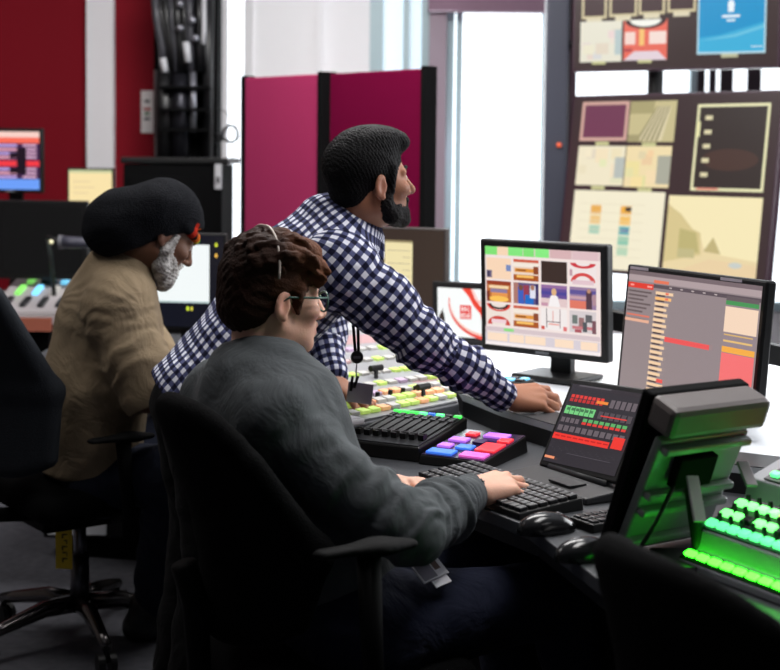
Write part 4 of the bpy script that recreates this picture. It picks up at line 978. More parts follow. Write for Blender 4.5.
it += tile(.632, .055, .962, .53, (56, 46, 44), (240, 236, 190), .012, .016)+[('e', (.8, .36, .13, .06), (76, 54, 48)), scr(.634, .15, .652, .235, (238, 234, 180)), scr(.66, .515, .76, .525, (230, 120, 110))]
for k in range(5): it.append(scr(.672, .118+k*.078, .706, .142+k*.078, (226, 216, 176)))
t, M, c, u, v, n = monitor('video_wall_display', 'lower video wall display with a large dark panel and pale picture tiles', (1.18, 6.053, 1.35), 44.6, 7.5, 1.068, .80, it, (62, 46, 48), 0.0, bezel=0.012, housing=FRM, depth=.08, group='video wall displays', m=WM, stand=False)
bm_ = MB(); 
q0 = c-n*0.085; bm_.cyl(q0, (q0[0], q0[1], 0.03), 0.035); bm_.box((q0[0], q0[1], 0.015), (0.6, 0.5, 0.03)); bm_.build('floor_stand', BLACK, t)
it = []
for k, (a, b) in enumerate(((.035, .165), (.178, .32), (.328, .46), (.472, .612))): it += tile(a, .3, b, .635-.008*k, (64, 40, 44), (214, 200, 160), .012, .02)+[scr((a+b)/2-.04, .63-.008*k, (a+b)/2+.04, .665-.008*k, (226, 216, 186))]
it += paper(.03, .655, .245, .95, 8, (236, 232, 214))+[scr(.21, .72, .245, .9, (190, 206, 206))]
it += [scr(.256, .655, .475, .945, (236, 110, 92)), ('a', (.365, .655, .095, .05, 180, 360, 1, 1), (250, 250, 240)), ('a', (.365, .655, .105, .065, 180, 360, .25, .25), (60, 30, 34)), scr(.262, .74, .315, .83, (250, 220, 210)), scr(.335, .72, .36, .84, (250, 200, 120)), scr(.385, .74, .47, .83, (250, 226, 216)), ('p', [(.256, .945), (.31, .88), (.43, .88), (.475, .945)], (232, 214, 222)), scr(.26, .86, .3, .88, (180, 60, 70))]
it += tag_(.13, .948)+tag_(.365, .945)
it += [scr(.622, .2, .948, .915, (190, 224, 236)), scr(.630, .2, .940, .90, (22, 150, 206)), ('p', [(.630, .90), (.630, .80), (.74, .78), (.94, .70), (.94, .90)], (60, 178, 222)), ('p', [(.63, .82), (.8, .78), (.94, .72), (.94, .74), (.8, .80)], (110, 200, 230)), ('e', (.782, .575, .016, .034), (240, 250, 255)), scr(.768, .57, .796, .625, (240, 250, 255)),
       scr(.740, .645, .825, .662, (236, 248, 255)), scr(.762, .675, .803, .69, (220, 240, 250)), scr(.88, .865, .935, .872, (220, 240, 250)), scr(.74, .915, .82, .94, (196, 196, 160))]
t, M, c, u, v, n = monitor('video_wall_display', 'upper video wall display with a blue tile bearing a white emblem', (1.212, 6.095, 2.159), 28, 0, .919, .63, it, (60, 44, 44), 0.0, bezel=0.012, housing=FRM, depth=.08, group='video wall displays', m=WM, stand=False)
q0 = c-n*0.12-u*0.11; g = MB(); g.cyl((q0[0], q0[1], 0.03), (q0[0], q0[1], q0[2]), 0.035); g.box((q0[0], q0[1], 0.015), (0.4, 0.4, 0.03)); g.build('floor_stand', BLACK, t)
it = [scr(0.06, .3, .46, .90, (236, 232, 238)), scr(.52, .3, .97, .87, (240, 238, 242)), scr(.1, .82, .42, .85, (216, 196, 206)), scr(.56, .8, .92, .83, (216, 196, 206)), scr(.0, .92, 1, .93, (70, 66, 74))]
q = at(524, -62, 6.4)
t, M, c, u, v, n = monitor('video_wall_display', 'display at the top of the window with white tiles, only its lower edge in view', q, 20, 0, .475, .38, it, (58, 56, 62), 0.0, bezel=0.015, housing=mat('dark grey metal', (60, 58, 64), 0.5), depth=.06, group='video wall displays', m=WM, stand=False)
g = MB(); q0 = c-n*0.09; g.cyl(q0, (q0[0], q0[1], 3.0), 0.02); g.build('ceiling_bracket', BLACK, t)

# black rail behind the right monitor
t = thing('mounting_rail', 'black horizontal rail on posts behind the right hand monitor', 'rail', (at(700, 340, 3.95)[0], 3.95, .803))
a = at(604, 318, 4.15); b = at(830, 366, 3.80); g = MB(); d_ = nrm(b-a); s_ = nrm(np.cross(d_, (0, 0, 1))); u_ = np.cross(s_, d_)
g.hexa([a-s_*.02-u_*.028, a+s_*.02-u_*.028, b+s_*.02-u_*.028, b-s_*.02-u_*.028], [a-s_*.02+u_*.028, a+s_*.02+u_*.028, b+s_*.02+u_*.028, b-s_*.02+u_*.028]); g.build('beam', BLACK, t, bevel=.003)
for f_ in (.45, .93):
    p = a*(1-f_)+b*f_; g = MB(); g.cyl((p[0]+.03, p[1]+.05, .803), (p[0]+.03, p[1]+.05, p[2]), .02); g.build('post', BLACK, t)
# ------------------------------------------------------------------ console
DESKTOP = mat('dark grey laminate', (66, 68, 72), 0.38, spec=0.5, bump=(600, 0.05))
EDGE = mat('black edging', (26, 26, 29), 0.5)
near = [(1.0, 1.30), (.66, 1.75), (.44, 2.12), (.359, 2.335), (.276, 2.667), (.15, 2.88), (.02, 3.06), (-.12, 3.30), (-.25, 3.60), (-.34, 3.92), (-.42, 4.28), (-.62, 4.52), (-1.25, 4.62)]
poly = near+[(-1.25, 5.55), (0.2, 5.55), (2.3, 4.6), (2.3, 1.30)]
t = thing('console_desk', 'curved dark grey production desk under the keyboards and panels', 'desk', (0.5, 3.4, 0))
g = MB(); g.prism(poly, 0.715, 0.742); g.build('worktop', DESKTOP, t, bevel=0.003)
ins = [(x+0.012, y+0.006) for x, y in near]; g = MB(); g.prism([(x+.02, y+.01) for x, y in near]+[(-1.23, 5.53), (.2, 5.53), (2.28, 4.58), (2.28, 1.32)], 0.68, 0.715); g.build('edge_rail', EDGE, t)
g = MB(); g.prism([(1.4, 1.36), (1.05, 2.0), (.78, 2.72), (.62, 3.1), (.5, 3.4), (.25, 4.2), (0.1, 4.75), (-1.15, 5.0), (-1.15, 5.5), (.2, 5.5), (2.2, 4.5), (2.2, 1.36)], 0, 0.68); g.build('pedestal', MATTE, t)
near2 = [(2.0, 2.55), (1.2, 2.75), (.80, 2.93), (.64, 3.02), (.50, 3.22), (.385, 3.43), (.29, 3.60), (.205, 3.82)]
poly2 = near2+[(.16, 4.55), (-.25, 4.72), (-.25, 5.5), (.2, 5.52), (2.2, 4.58)]
t = thing('monitor_shelf', 'raised white topped shelf along the back of the desk carrying the monitors', 'shelf', (.7, 4.2, .742))
g = MB(); g.prism(poly2, 0.742, 0.785); g.build('riser', EDGE, t)
g = MB(); g.prism(poly2, 0.785, 0.803); g.build('top', mat('white laminate', (214, 218, 224), 0.3), t, bevel=0.002)
strip = near2+[(x+.055, y+.12) for x, y in reversed(near2)]
g = MB(); g.prism(strip, 0.803, 0.8045); g.build('front_strip', DARK, t)

# lit button colours
def lamp(name, rgb, s=1.0): return mat('lit key '+name, rgb, 0.4, emit=s)
GREEN = lamp('green', (70, 255, 90), 1.2); LIME = lamp('lime', (45, 250, 30), 13.0); TEAL = lamp('teal', (84, 250, 132), 2.3); REDK = lamp('red', (240, 50, 62), .8); PINK = lamp('pink', (226, 96, 196), .75)
BLUE = lamp('blue', (60, 120, 236), .75); VIOL = lamp('violet', (186, 110, 236), .75); YELG = lamp('yellow green', (190, 220, 110), 0.36); ORNG = lamp('orange', (236, 172, 124), 0.36); CYAN = lamp('cyan', (120, 210, 250), 0.95)
MINT = lamp('pale green', (105, 255, 112), 3.2)
_keys = {}
def key(parent, name, m, size, M, bevel=0.0015):
    """a raised key; M places its base (in world space)"""
    k = (name, m.name, size)
    L = Matrix(root_matrix(parent).inverted()) @ M
    if k not in _keys:
        g = MB(); g.box((0, 0, size[2]/2), size); o = g.build(name, m, parent, world=False, bevel=bevel); o.matrix_basis = L; _keys[k] = o; return o
    return copy_part(_keys[k], parent, L)
def deck_basis(o, ux, uy):
    x = nrm(ux); z = nrm(np.cross(x, uy)); y = np.cross(z, x); return np.asarray(o, float), x, y, z
def on(dk, a, b, c=0.0): o, x, y, z = dk; return basis(x, y, z, o+x*a+y*b+z*c)

# --- main vision mixer (pale sloping deck under the leaning person)
A = atz(338, 426, .80); B = atz(459, 401, .80)
A = np.array([A[0], A[1], .80]); B = np.array([B[0], B[1], .80]); D = np.array([-.36, 4.50, .885]); Cc = np.array([.13, 4.72, .885])
t = thing('vision_mixer', 'large pale vision mixing desk with rows of yellow and orange lit keys', 'vision mixer', ((A[0]+Cc[0])/2, (A[1]+Cc[1])/2, .742))
g = MB(); lo = [np.array([p[0], p[1], .742]) for p in (A, B, Cc, D)]; g.hexa(lo, [p-np.array([0, 0, .006]) for p in (A, B, Cc, D)]); g.build('case', mat('mixer case', (72, 74, 80), 0.45), t, bevel=0.004)
def dk(u, v, w=0.0):
    p = (A*(1-u)+B*u)*(1-v)+(D*(1-u)+Cc*u)*v; return p+np.array([0, 0, w])
def strip_(u0, v0, u1, v1, w): 
    b = [dk(u0, v0, -.004), dk(u1, v0, -.004), dk(u1, v1, -.004), dk(u0, v1, -.004)]; return b, [q+np.array([0, 0, .004+w]) for q in b]
PALE = mat('pale grey deck', (150, 152, 156), 0.4); PINKD = mat('pinkish deck stripe', (176, 142, 144), 0.45); WHD = mat('white deck stripe', (180, 180, 180), 0.45)
g = MB(); g.hexa(*strip_(.01, .01, .99, .99, .0)); g.build('deck', PALE, t)
for v0, v1, m in ((.10, .16, WHD), (.25, .30, PINKD), (.36, .44, WHD), (.52, .58, PINKD), (.66, .72, WHD), (.78, .90, PINKD)): g = MB(); g.hexa(*strip_(.02, v0, .98, v1, .002)); g.build('deck_stripe', m, t)
ud = nrm(dk(1, .2)-dk(0, .2)); vd = nrm(dk(.5, .4)-dk(.5, .2)); base_ = deck_basis((0, 0, 0), ud, vd)
rk = random.Random(5)
for v_, cols in ((.055, 'YWYYOWYYOYWY'), (.125, 'WYOOWWYYOOOW'), (.19, 'OWYWVOOWYWWY'), (.28, 'WYYWWYWVWWYW'), (.40, 'VWYYWWWYYWWV'), (.55, 'WWPPWWYWWPWW'), (.69, 'WYWWVWWYWWWW')):
    for i, ch in enumerate(cols):
        m = {'Y': YELG, 'O': ORNG, 'V': mat('unlit lilac key', (196, 170, 200), .5), 'W': mat('white key', (196, 194, 190), .5), 'P': mat('pink key', (222, 186, 186), .5)}[ch]
        p = dk(.06+i*.079, v_, .002); key(t, 'key', m, (.030, .028, .010), basis(base_[1], base_[2], base_[3], p))
for i in range(7): p = dk(.18+i*.10, .155, .002); g = MB(); g.cyl(p, p+base_[3]*.018, .007, .006, 12); g.build('knob', BLACK, t)
for u_, v_ in ((.72, .08), (.45, .34), (.78, .50)):
    p = dk(u_, v_, .0); g = MB(); g.cyl(p, p+base_[3]*.03+vd*.02, .006); q = p+base_[3]*.03+vd*.02; g.cyl(q-ud*.022, q+ud*.022, .009); g.build('fader_lever', BLACK, t)
# pale pad under the left hand
c = atz(342, 420, .82); t = thing('control_pad', 'small pale grey pad under the dark hand beside the mixing desk', 'pad', (c[0], c[1], .8065), R_(38))
g = MB(); g.box((0, 0, .008), (.10, .055, .016)); g.build('case', LGREY, t, world=False, bevel=.005)
g = MB(); g.box((0, 0, .017), (.084, .040, .003)); g.build('pad', mat('pad top', (206, 206, 214), .4), t, world=False, bevel=.001)

# --- fader panel
FL, FR, BR, BL = atz(352, 432, .79), atz(421, 443, .79), atz(465, 418, .80), atz(386, 413, .80)
x = nrm(FR-FL+BR-BL); x[2] = 0; x = nrm(x); y = nrm(np.cross((0, 0, 1), x)); wF = .205; dF = .285; cF = (FL+FR+BR+BL)/4
ang = math.atan2(x[1], x[0])
t = thing('fader_panel', 'black panel of sliding faders with one row of green lights', 'control panel', (cF[0], cF[1], .742), ang)
g = MB(); W2, D2 = wF/2, dF/2
g.hexa([(-W2, -D2, 0), (W2, -D2, 0), (W2, D2, 0), (-W2, D2, 0)], [(-W2, -D2, .035), (W2, -D2, .035), (W2, D2, .060), (-W2, D2, .060)]); g.build('case', BLACK, t, world=False, bevel=.004)
sl = math.atan2(.025, dF); Ml = Matrix.Translation((0, 0, .0475)) @ Matrix.Rotation(sl, 4, 'X')
def lk(a, b, c=0): return Ml @ Matrix.Translation((a, b, c))
g = MB(); g.box((0, 0, .001), (wF-.012, dF-.012, .003)); g.xf(Ml); g.build('face_plate', DARK, t, world=False)
g = MB()
for i in range(8): g.box((-.084+i*.024, .0, .003), (.004, .15, .002))
g.xf(Ml); g.build('slot', MATTE, t, world=False)
for i in range(8):
    k = MB(); k.box((0, 0, .007), (.015, .022, .014)); k.box((0, 0, .0145), (.015, .003, .002)); o = k.build('fader_knob', BLACK, t, world=False, bevel=.002); o.matrix_basis = lk(-.084+i*.024, -.085, .002)
    o = (MB().box((0, 0, .004), (.019, .010, .006))).build('indicator_light', (GREEN, GREEN, GREEN, TEAL, BLUE, TEAL, DARK, GREEN)[i], t, world=False); o.matrix_basis = lk(-.084+i*.024, .124, .001)
    for r in range(3): o = (MB().box((0, 0, .003), (.014, .009, .005))).build('key', GREYP if r != 1 else DARK, t, world=False); o.matrix_basis = lk(-.084+i*.024, .108-r*.014, .001)

# --- colour key pad
q = [atz(420, 459.5, .76), atz(489, 468, .76), atz(533, 443, .76), atz(454, 434, .76)]; c = sum(q)/4; x = nrm((q[1]-q[0])+(q[2]-q[3])); ang = math.atan2(x[1], x[0]); wp, dp = .17, .255
t = thing('colour_key_pad', 'square pad of pink, blue and red lit keys beside the keyboard', 'control panel', (c[0], c[1], .742), ang)
g = MB(); W2, D2 = wp/2, dp/2; g.hexa([(-W2, -D2, 0), (W2, -D2, 0), (W2, D2, 0), (-W2, D2, 0)], [(-W2+.004, -D2+.004, .022), (W2-.004, -D2+.004, .022), (W2-.004, D2-.004, .040), (-W2+.004, D2-.004, .040)]); g.build('case', BLACK, t, world=False, bevel=.003)
Ml = Matrix.Translation((0, 0, .031)) @ Matrix.Rotation(math.atan2(.018, dp), 4, 'X')
g = MB(); g.box((0, 0, .0), (wp-.012, dp-.012, .003)); g.xf(Ml); g.build('face_plate', mat('deep violet glass', (40, 24, 62), .25), t, world=False)
for (a, b, sw, sd, m) in ((-.040, -.095, .072, .040, BLUE), (.042, -.092, .070, .040, PINK), (-.056, -.040, .036, .034, VIOL), (-.006, -.038, .044, .036, BLUE), (.050, -.020, .056, .075, REDK),
                          (-.048, .018, .050, .036, VIOL), (.006, .020, .032, .034, mat('dark violet key', (60, 30, 90), .4)), (.058, .050, .034, .036, REDK), (-.040, .078, .032, .030, REDK), (.022, .084, .066, .040, VIOL)):
    o = (MB().box((0, 0, .003), (sw*.92, sd*.92, .006))).build('key', m, t, world=False, bevel=.002); o.matrix_basis = lk(a, b, .001)

# --- keyboard unit with hinged touch screen
c = (atz(425, 483, .75)+atz(523, 519, .75)+atz(599, 500, .75)+atz(456, 468, .75))/4
yawK = R_(58); xk = np.array([math.cos(yawK), -math.sin(yawK), 0]); ang = -yawK
t = thing('keyboard', 'black keyboard under the hand of the person in grey', 'keyboard', (c[0], c[1], .742), ang)
g = MB(); g.hexa([(-.19, -.09, 0), (.19, -.09, 0), (.19, .075, 0), (-.19, .075, 0)], [(-.188, -.088, .014), (.188, -.088, .014), (.188, .073, .026), (-.188, .073, .026)]); g.build('case', BLACK, t, world=False, bevel=.003)
Mk = Matrix.Translation((0, -.0075, .0205)) @ Matrix.Rotation(math.atan2(.012, .163), 4, 'X')
g = MB()
for r in range(6):
    for i in range(18):
        if r == 0 and 4 <= i <= 8: continue
        g.box((-.174+i*.0205, -.066+r*.0255, .004), (.0175, .021, .009))
    if r == 0: g.box((-.174+6*.0205, -.066, .004), (.0175+4*.0205, .021, .009))
g.xf(Mk); g.build('keys', mat('black keycap', (30, 30, 33), .32), t, world=False, bevel=.0025)
g = MB()
for r in range(1, 6):
    for i in range(18): g.box((-.176+i*.0205, -.062+r*.0255, .0087), (.005, .006, .0003))
g.xf(Mk); g.build('key_print', mat('key print', (150, 150, 155), .5), t, world=False)

cs = np.array([.449, 3.034, .865]); ys, ts = R_(59.9), R_(28.2)
u = np.array([math.cos(ys), -math.sin(ys), 0]); n = np.array([-math.sin(ys)*math.cos(ts), -math.cos(ys)*math.cos(ts), math.sin(ts)]); v = np.cross(u, -n); v = v if v[2] > 0 else -v
v = nrm(v-u*0.055); u = nrm(u-v*(u@v)); M = basis(u, -n, v, cs); w, h = .265, .214
t = thing('touch_screen', 'tilted touch screen of red and green key squares behind the keyboard', 'touch screen', (cs[0]+.03, cs[1]+.03, .742))
g = MB(); g.box((0, .009, 0), (w, .018, h)); g.xf(M); g.build('housing', BLACK, t, bevel=.004)
it = [scr(0, 0, 1, .05, (54, 48, 54)), scr(.1, .0, .55, .02, (90, 84, 90))]
def row(y0, y1, a, b, k, c, gap=.25):
    d = (b-a)/k; return [scr(a+i*d+d*gap*.5, y0, a+(i+1)*d-d*gap*.5, y1, c if not callable(c) else c(i)) for i in range(k)]
RD = (226, 62, 56); GN = (96, 176, 104); GY = (106, 96, 102)
it += row(.13, .17, .04, .52, 8, RD)+row(.18, .22, .04, .52, 8, (196, 50, 50))+[scr(.42, .165, .58, .20, (240, 140, 60))]+row(.13, .23, .6, .97, 5, GY)
it += row(.28, .38, .03, .46, 6, (120, 206, 130), .12)+row(.3, .335, .05, .44, 6, (70, 120, 80))+row(.29, .38, .5, .97, 6, (84, 76, 82))+[scr(.55, .335, .9, .35, RD)]
it += row(.43, .49, .03, .3, 4, GY)+row(.41, .45, .33, .95, 8, GN)+row(.455, .485, .33, .95, 8, RD)
it += row(.53, .60, .03, .97, 11, GY)+[scr(.02, .635, .80, .71, (240, 58, 50)), scr(.83, .56, .98, .70, (240, 58, 50))]+row(.66, .675, .04, .8, 9, (190, 36, 36))
it += [scr(.02, .93, .16, .96, (240, 150, 110)), scr(.3, .86, .9, .865, (90, 84, 92))]
for k in range(26): it.append(scr(.04+.036*k, .8+.02*(k % 3), .05+.036*k, .806+.02*(k % 3), (86, 80, 88)))
screen_mesh('screen', w-.022, h-.026, it, t, basis(u, -n, v, cs+n*.0008), (52, 48, 54))
bot = cs-v*(h/2)
xb, yb = np.array([math.cos(ys), -math.sin(ys), 0]), np.array([math.sin(ys), math.cos(ys), 0]); o_ = np.array([bot[0], bot[1], 0])
g = MB(); P4 = lambda a, b, z: o_+xb*a+yb*b+np.array([0, 0, z])
g.hexa([P4(-.14, -.085, .742), P4(.145, -.085, .742), P4(.145, .10, .742), P4(-.14, .10, .742)], [P4(-.14, -.085, .757), P4(.145, -.085, .757), P4(.145, .10, .772), P4(-.14, .10, .772)]); g.build('base', mat('keyboard base', (36, 36, 39), .5), t, bevel=.004)
g = MB(); g.cyl(bot-xb*.10-n*.010, bot+xb*.10-n*.010, .011); g.build('hinge', DARK, t, True)
g = MB(); g.hexa([P4(-.06, .015, .762), P4(.06, .015, .762), P4(.06, .045, .766), P4(-.06, .045, .766)], [cs-n*.018-v*.03+xb*s for s in (-.05, .05)]+[cs-n*.018+v*.0+xb*s for s in (.05, -.05)]); g.build('support', BLACK, t)
g = MB(); g.box(P4(.03, -.045, .763), (.075, .045, .005), np.stack([xb, yb, (0, 0, 1)], 1)); g.build('touch_pad', DARK, t, bevel=.001)

# small numeric pad, mice
def mouse(label, c, ang, m):
    t = thing('computer_mouse', label, 'mouse', (c[0], c[1], .742), ang, 'computer mice on the desk')
    B_ = Field((-.075, -.05, -.01), (.075, .05, .06), .0025); B_.el((-.008, 0, .006), (.058, .032, .034), None, .01); B_.el((.02, 0, .004), (.042, .029, .026), None, .01); B_.cut((0, 0, .001), (0, 0, -1), .001)
    V, Q = B_.mesh(2); link_mesh('shell', V, Q, m, t, True, False)
    g = MB(); g.cyl((.026, -.004, .028), (.026, .004, .028), .008, None, 14); g.build('scroll_wheel', GREYP, t, True, world=False)
    g = MB(); g.tube([(.055, 0, .006), (.10, .01, .003), (.16, .05, .003), (.22, .06, .003)], .0018, 8); g.build('cord', BLACK, t, True, world=False)
GLOSS = mat('glossy black plastic', (18, 18, 20), .18)
mouse('black mouse on the desk directly below the keyboard', atz(547, 527, .752), R_(28), GLOSS)
mouse('black mouse nearest the desk edge, beside the tall tilted monitor', atz(586, 553, .752), R_(28), GLOSS)
c = atz(603, 521, .752); t = thing('numeric_pad', 'small black number pad between the touch screen and the tilted monitor', 'keypad', (c[0], c[1], .742), ang)
g = MB(); g.box((0, 0, .009), (.07, .11, .018)); g.build('case', BLACK, t, world=False, bevel=.003)
g = MB()
for r in range(5):
    for i in range(3): g.box((-.021+i*.021, -.042+r*.021, .020), (.017, .017, .006))
g.build('keys', mat('black keycap', (30, 30, 33), .32), t, world=False, bevel=.002)
c = atz(508, 384, .806); t = thing('shortcut_keypad', 'little keypad with pale blue lit keys behind the resting hand', 'keypad', (c[0], c[1], .8045), R_(-30))
g = MB(); g.box((0, 0, .008), (.13, .08, .016)); g.build('case', BLACK, t, world=False, bevel=.003)
for i in range(4):
    for j in range(2): o = (MB().box((0, 0, .003), (.022, .022, .006))).build('key', CYAN if (i+j) % 3 else DARK, t, world=False); o.matrix_basis = Matrix.Translation((-.045+i*.03, -.016+j*.032, .015))
c = atz(590, 366, .806); t = thing('paper_sheet', 'loose white paper lying on the shelf under the centre monitor', 'paper', (c[0], c[1], .803), R_(-20))
g = MB(); g.box((0, 0, .0007), (.21, .297, .0012)); g.build('sheet', mat('paper', (222, 216, 216), .8), t, world=False)

# --- broadcast monitor seen from behind
yw, tl = R_(147.3), R_(20); cM = np.array([.508, 2.505, .908])
n = np.array([-math.sin(yw)*math.cos(tl), -math.cos(yw)*math.cos(tl), math.sin(tl)]); u = np.array([math.cos(yw), -math.sin(yw), 0]); v = np.cross(u, -n); v = v if v[2] > 0 else -v
M = basis(u, -n, v, cM); w, h = .240, .325
t = thing('broadcast_monitor', 'black monitor seen from behind, its glossy back lit green by the key panel', 'monitor', (cM[0], cM[1], .742))
g = MB(); g.box((0, .014, 0), (w, .028, h)); g.xf(M); g.build('bezel', MATTE, t, bevel=.006)
g = MB(); g.box((0, -.001, 0), (w-.03, .002, h-.03)); g.xf(M); g.build('screen', mat('dark glass', (12, 14, 18), .15), t)
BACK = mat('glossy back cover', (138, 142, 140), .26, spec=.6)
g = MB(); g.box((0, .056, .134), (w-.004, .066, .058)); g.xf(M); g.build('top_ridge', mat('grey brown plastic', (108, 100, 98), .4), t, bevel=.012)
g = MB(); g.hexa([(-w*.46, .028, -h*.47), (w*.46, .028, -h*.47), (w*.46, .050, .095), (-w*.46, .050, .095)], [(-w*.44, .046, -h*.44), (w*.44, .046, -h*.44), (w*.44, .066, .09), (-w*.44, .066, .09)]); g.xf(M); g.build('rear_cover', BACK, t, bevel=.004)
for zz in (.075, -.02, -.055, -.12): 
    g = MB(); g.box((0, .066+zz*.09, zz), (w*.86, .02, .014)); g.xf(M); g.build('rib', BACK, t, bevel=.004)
g = MB(); g.box((.02, .075, .03), (.09, .02, .06)); g.xf(M); g.build('mount_plate', MATTE, t, bevel=.003)
q = np.array(M @ Vector((.02, .085, .0))); g = MB(); g.cyl(q, (q[0]+.02, q[1]+.0, .75), .014); g.box((q[0]+.02, q[1], .748), (.16, .12, .012)); g.build('stand', BLACK, t)
q = [np.array(M @ Vector(p)) for p in ((.06, .08, .01), (.10, .10, -.05), (.11, .09, -.11), (.12, .06, -.17))]; q[-1][2] = .75; g = MB(); g.tube(q, .004, 8); g.build('cable', BLACK, t, True)

# --- green lit key panel
P0 = np.array([.512, 2.405, .742]); ux = nrm((.49, -.87, 0)); bk = nrm((.87, .49, 0)); ZZ = np.array([0, 0, 1.0])
t = thing('key_panel', 'grey stepped control panel with rows of green lit keys at right', 'control panel', P0)
def pf(a, b, z): return P0*np.array([1, 1, 0])+ux*a+bk*b+ZZ*z
def block(name, a0, a1, prof, m, bev=.003):
    g = MB(); k = len(prof); V = [pf(a0, b, z) for b, z in prof]+[pf(a1, b, z) for b, z in prof]
    g.add(V, [list(range(k)), list(range(2*k-1, k-1, -1))]+[(i, i+k, (i+1) % k+k, (i+1) % k) for i in range(k)]); return g.build(name, m, t, bevel=bev)
block('case', -.005, .55, [(0, .743), (.0, .757), (.03, .768), (.034, .775), (.040, .806), (.150, .848), (.160, .885), (.30, .935), (.34, .935), (.34, .743)], mat('mid grey case', (150, 150, 158), .5))
block('front_strip', -.004, .549, [(.002, .759), (.028, .769), (.028, .771), (.002, .761)], MATTE, 0)
block('deck', .004, .545, [(.044, .809), (.148, .849), (.148, .851), (.044, .811)], DARK, 0)
block('upper_deck', .03, .545, [(.163, .888), (.296, .935), (.296, .937), (.163, .890)], DARK, 0)
def keyrow(b, z, slope, a0, step, cols, size, mats):
    y_ = nrm(bk+ZZ*slope); z_ = np.cross(ux, y_)
    for i, ch in enumerate(cols): key(t, 'key', mats[ch], size, basis(ux, y_, z_, pf(a0+i*step, b, z)))
mats = {'G': LIME, 'T': TEAL, 'M': MINT, 'R': REDK, 'd': DARK, 'g': GREEN}
keyrow(.015, .766, .42, .012, .030, 'GGGGGGGGGGGG', (.023, .014, .006), mats)
keyrow(.056, .816, .40, .018, .027, 'TTTTTTTTTTTT', (.0195, .016, .008), mats)
keyrow(.090, .829, .40, .018, .027, 'MMdMMdMMMMdM', (.0195, .016, .008), mats)
keyrow(.124, .843, .40, .018, .027, 'MMMMRMMRMMMM', (.0195, .016, .008), mats)
keyrow(.178, .895, .36, .046, .025, 'TRgTRTTgRT', (.018, .013, .007), mats)
keyrow(.208, .906, .36, .046, .025, 'RRdRRRRdRR', (.018, .016, .007), mats)
keyrow(.238, .916, .36, .046, .025, 'dRRRRdRRRR', (.018, .016, .007), mats)
for b, z in ((.073, .823), (.107, .836), (.139, .848)):
    for i in range(12): p = pf(.018+i*.027, b, z); g = MB(); g.cyl(p, p+ZZ*.012, .005, .004, 8); g.build('toggle', BLACK, t)
for (x0_, y0_, x1_, y1_, d) in ((700, 522, 692, 476, 2.33), (752, 486, 742, 462, 2.42)):
    a = at(x0_, y0_, d); b = at(x1_, y1_, d+.04); m_ = nrm(b-a); s_ = nrm(np.cross(m_, (0.3, -1, 0))); g = MB(); tn = nrm(np.cross(s_, m_))
    g.hexa([a-s_*.011-tn*.003, a+s_*.011-tn*.003, a+s_*.011+tn*.003, a-s_*.011+tn*.003], [b-s_*.011-tn*.003, b+s_*.011-tn*.003, b+s_*.011+tn*.003, b-s_*.011+tn*.003]); g.build('bracket', mat('grey strap', (150, 142, 150), .5), t, bevel=.001)

# --- lanyard of the leaning person
top = at(352, 240, 3.63); top[2] -= 0.0
t = thing('lanyard', 'black lanyard with a round reel and grey badge hanging from the leaning person', 'lanyard', at(358, 405, 3.48))
g = MB(); pts = [at(x_, y_, d) for x_, y_, d in ((350, 250, 3.60), (353, 290, 3.56), (355.5, 325, 3.50), (357, 352, 3.48))]
for q in (-1, 1): g.tube([p+np.array([q*.006*(1-i/3.0)+q*.004, 0, 0]) for i, p in enumerate(pts)], .0045, 6)
g.build('strap', MATTE, t, True)
p = at(357, 357, 3.48); g = MB(); g.cyl(p+np.array([0, -.006, 0]), p+np.array([0, .006, 0]), .016, None, 24); rl = g.build('reel', BLACK, t, bevel=.002)
g = MB(); g.box(p+np.array([0, -.0065, 0]), (.018, .001, .006)); g.build('reel_mark', GREYP, rl)
g = MB(); g.tube([at(357, 362, 3.48), at(356, 372, 3.48), at(357, 380, 3.48)], .002, 6); g.build('cord', LGREY, t, True)
a, b = at(355, 376, 3.48), at(354, 388, 3.475); g = MB(); g.tube([a+np.array([-.006, 0, 0]), b+np.array([-.008, 0, -.008])], .004, 6); g.tube([a+np.array([.008, 0, 0]), b+np.array([.0, 0, -.0])], .004, 6); g.build('clip', BLACK, t, True)
p = at(360, 393, 3.485); Rz = np.array(Matrix.Rotation(R_(7), 3, 'Y')); g = MB(); g.box(p, (.064, .003, .052), Rz); g.build('badge', mat('grey badge', (172, 166, 182), .4), t, bevel=.002)

# --- identity card on the lap of the person in grey
q = [at(409, 573, 2.60), at(422, 584, 2.585), at(453, 570, 2.64), at(436, 553, 2.66)]; c = sum(q)/4; x = nrm(q[2]-q[1]); zz = nrm(np.cross(x, q[3]-q[2])); y = np.cross(zz, x)
if zz[1] > 0: zz, y = -zz, -y
Mc = basis(x, y, zz, c); t = thing('identity_card', 'white photo identity card hanging at the hip of the person in grey', 'card', c)
g = MB(); g.box((0, 0, 0), (.066, .042, .0025)); g.xf(Mc); g.build('card', mat('white card', (244, 242, 250), .35), t, bevel=.001)
g = MB(); g.box((-.012, .0, .0016), (.034, .036, .0004)); g.xf(Mc); g.build('printed_panel', mat('grey print', (128, 124, 140), .5), t)
g = MB(); g.box((.016, .004, .0016), (.014, .018, .0004)); g.xf(Mc); g.build('portrait', mat('portrait print', (96, 70, 66), .5), t)
g = MB(); g.box((.008, -.022, -.004), (.04, .03, .002)); g.xf(Mc); g.build('spare_card', mat('white card', (244, 242, 250), .35), t)
g = MB(); g.tube([c+y*.02, c+y*.035+np.array([-.02, 0, .015])], .003, 6); g.build('clip', CHROME, t, True)
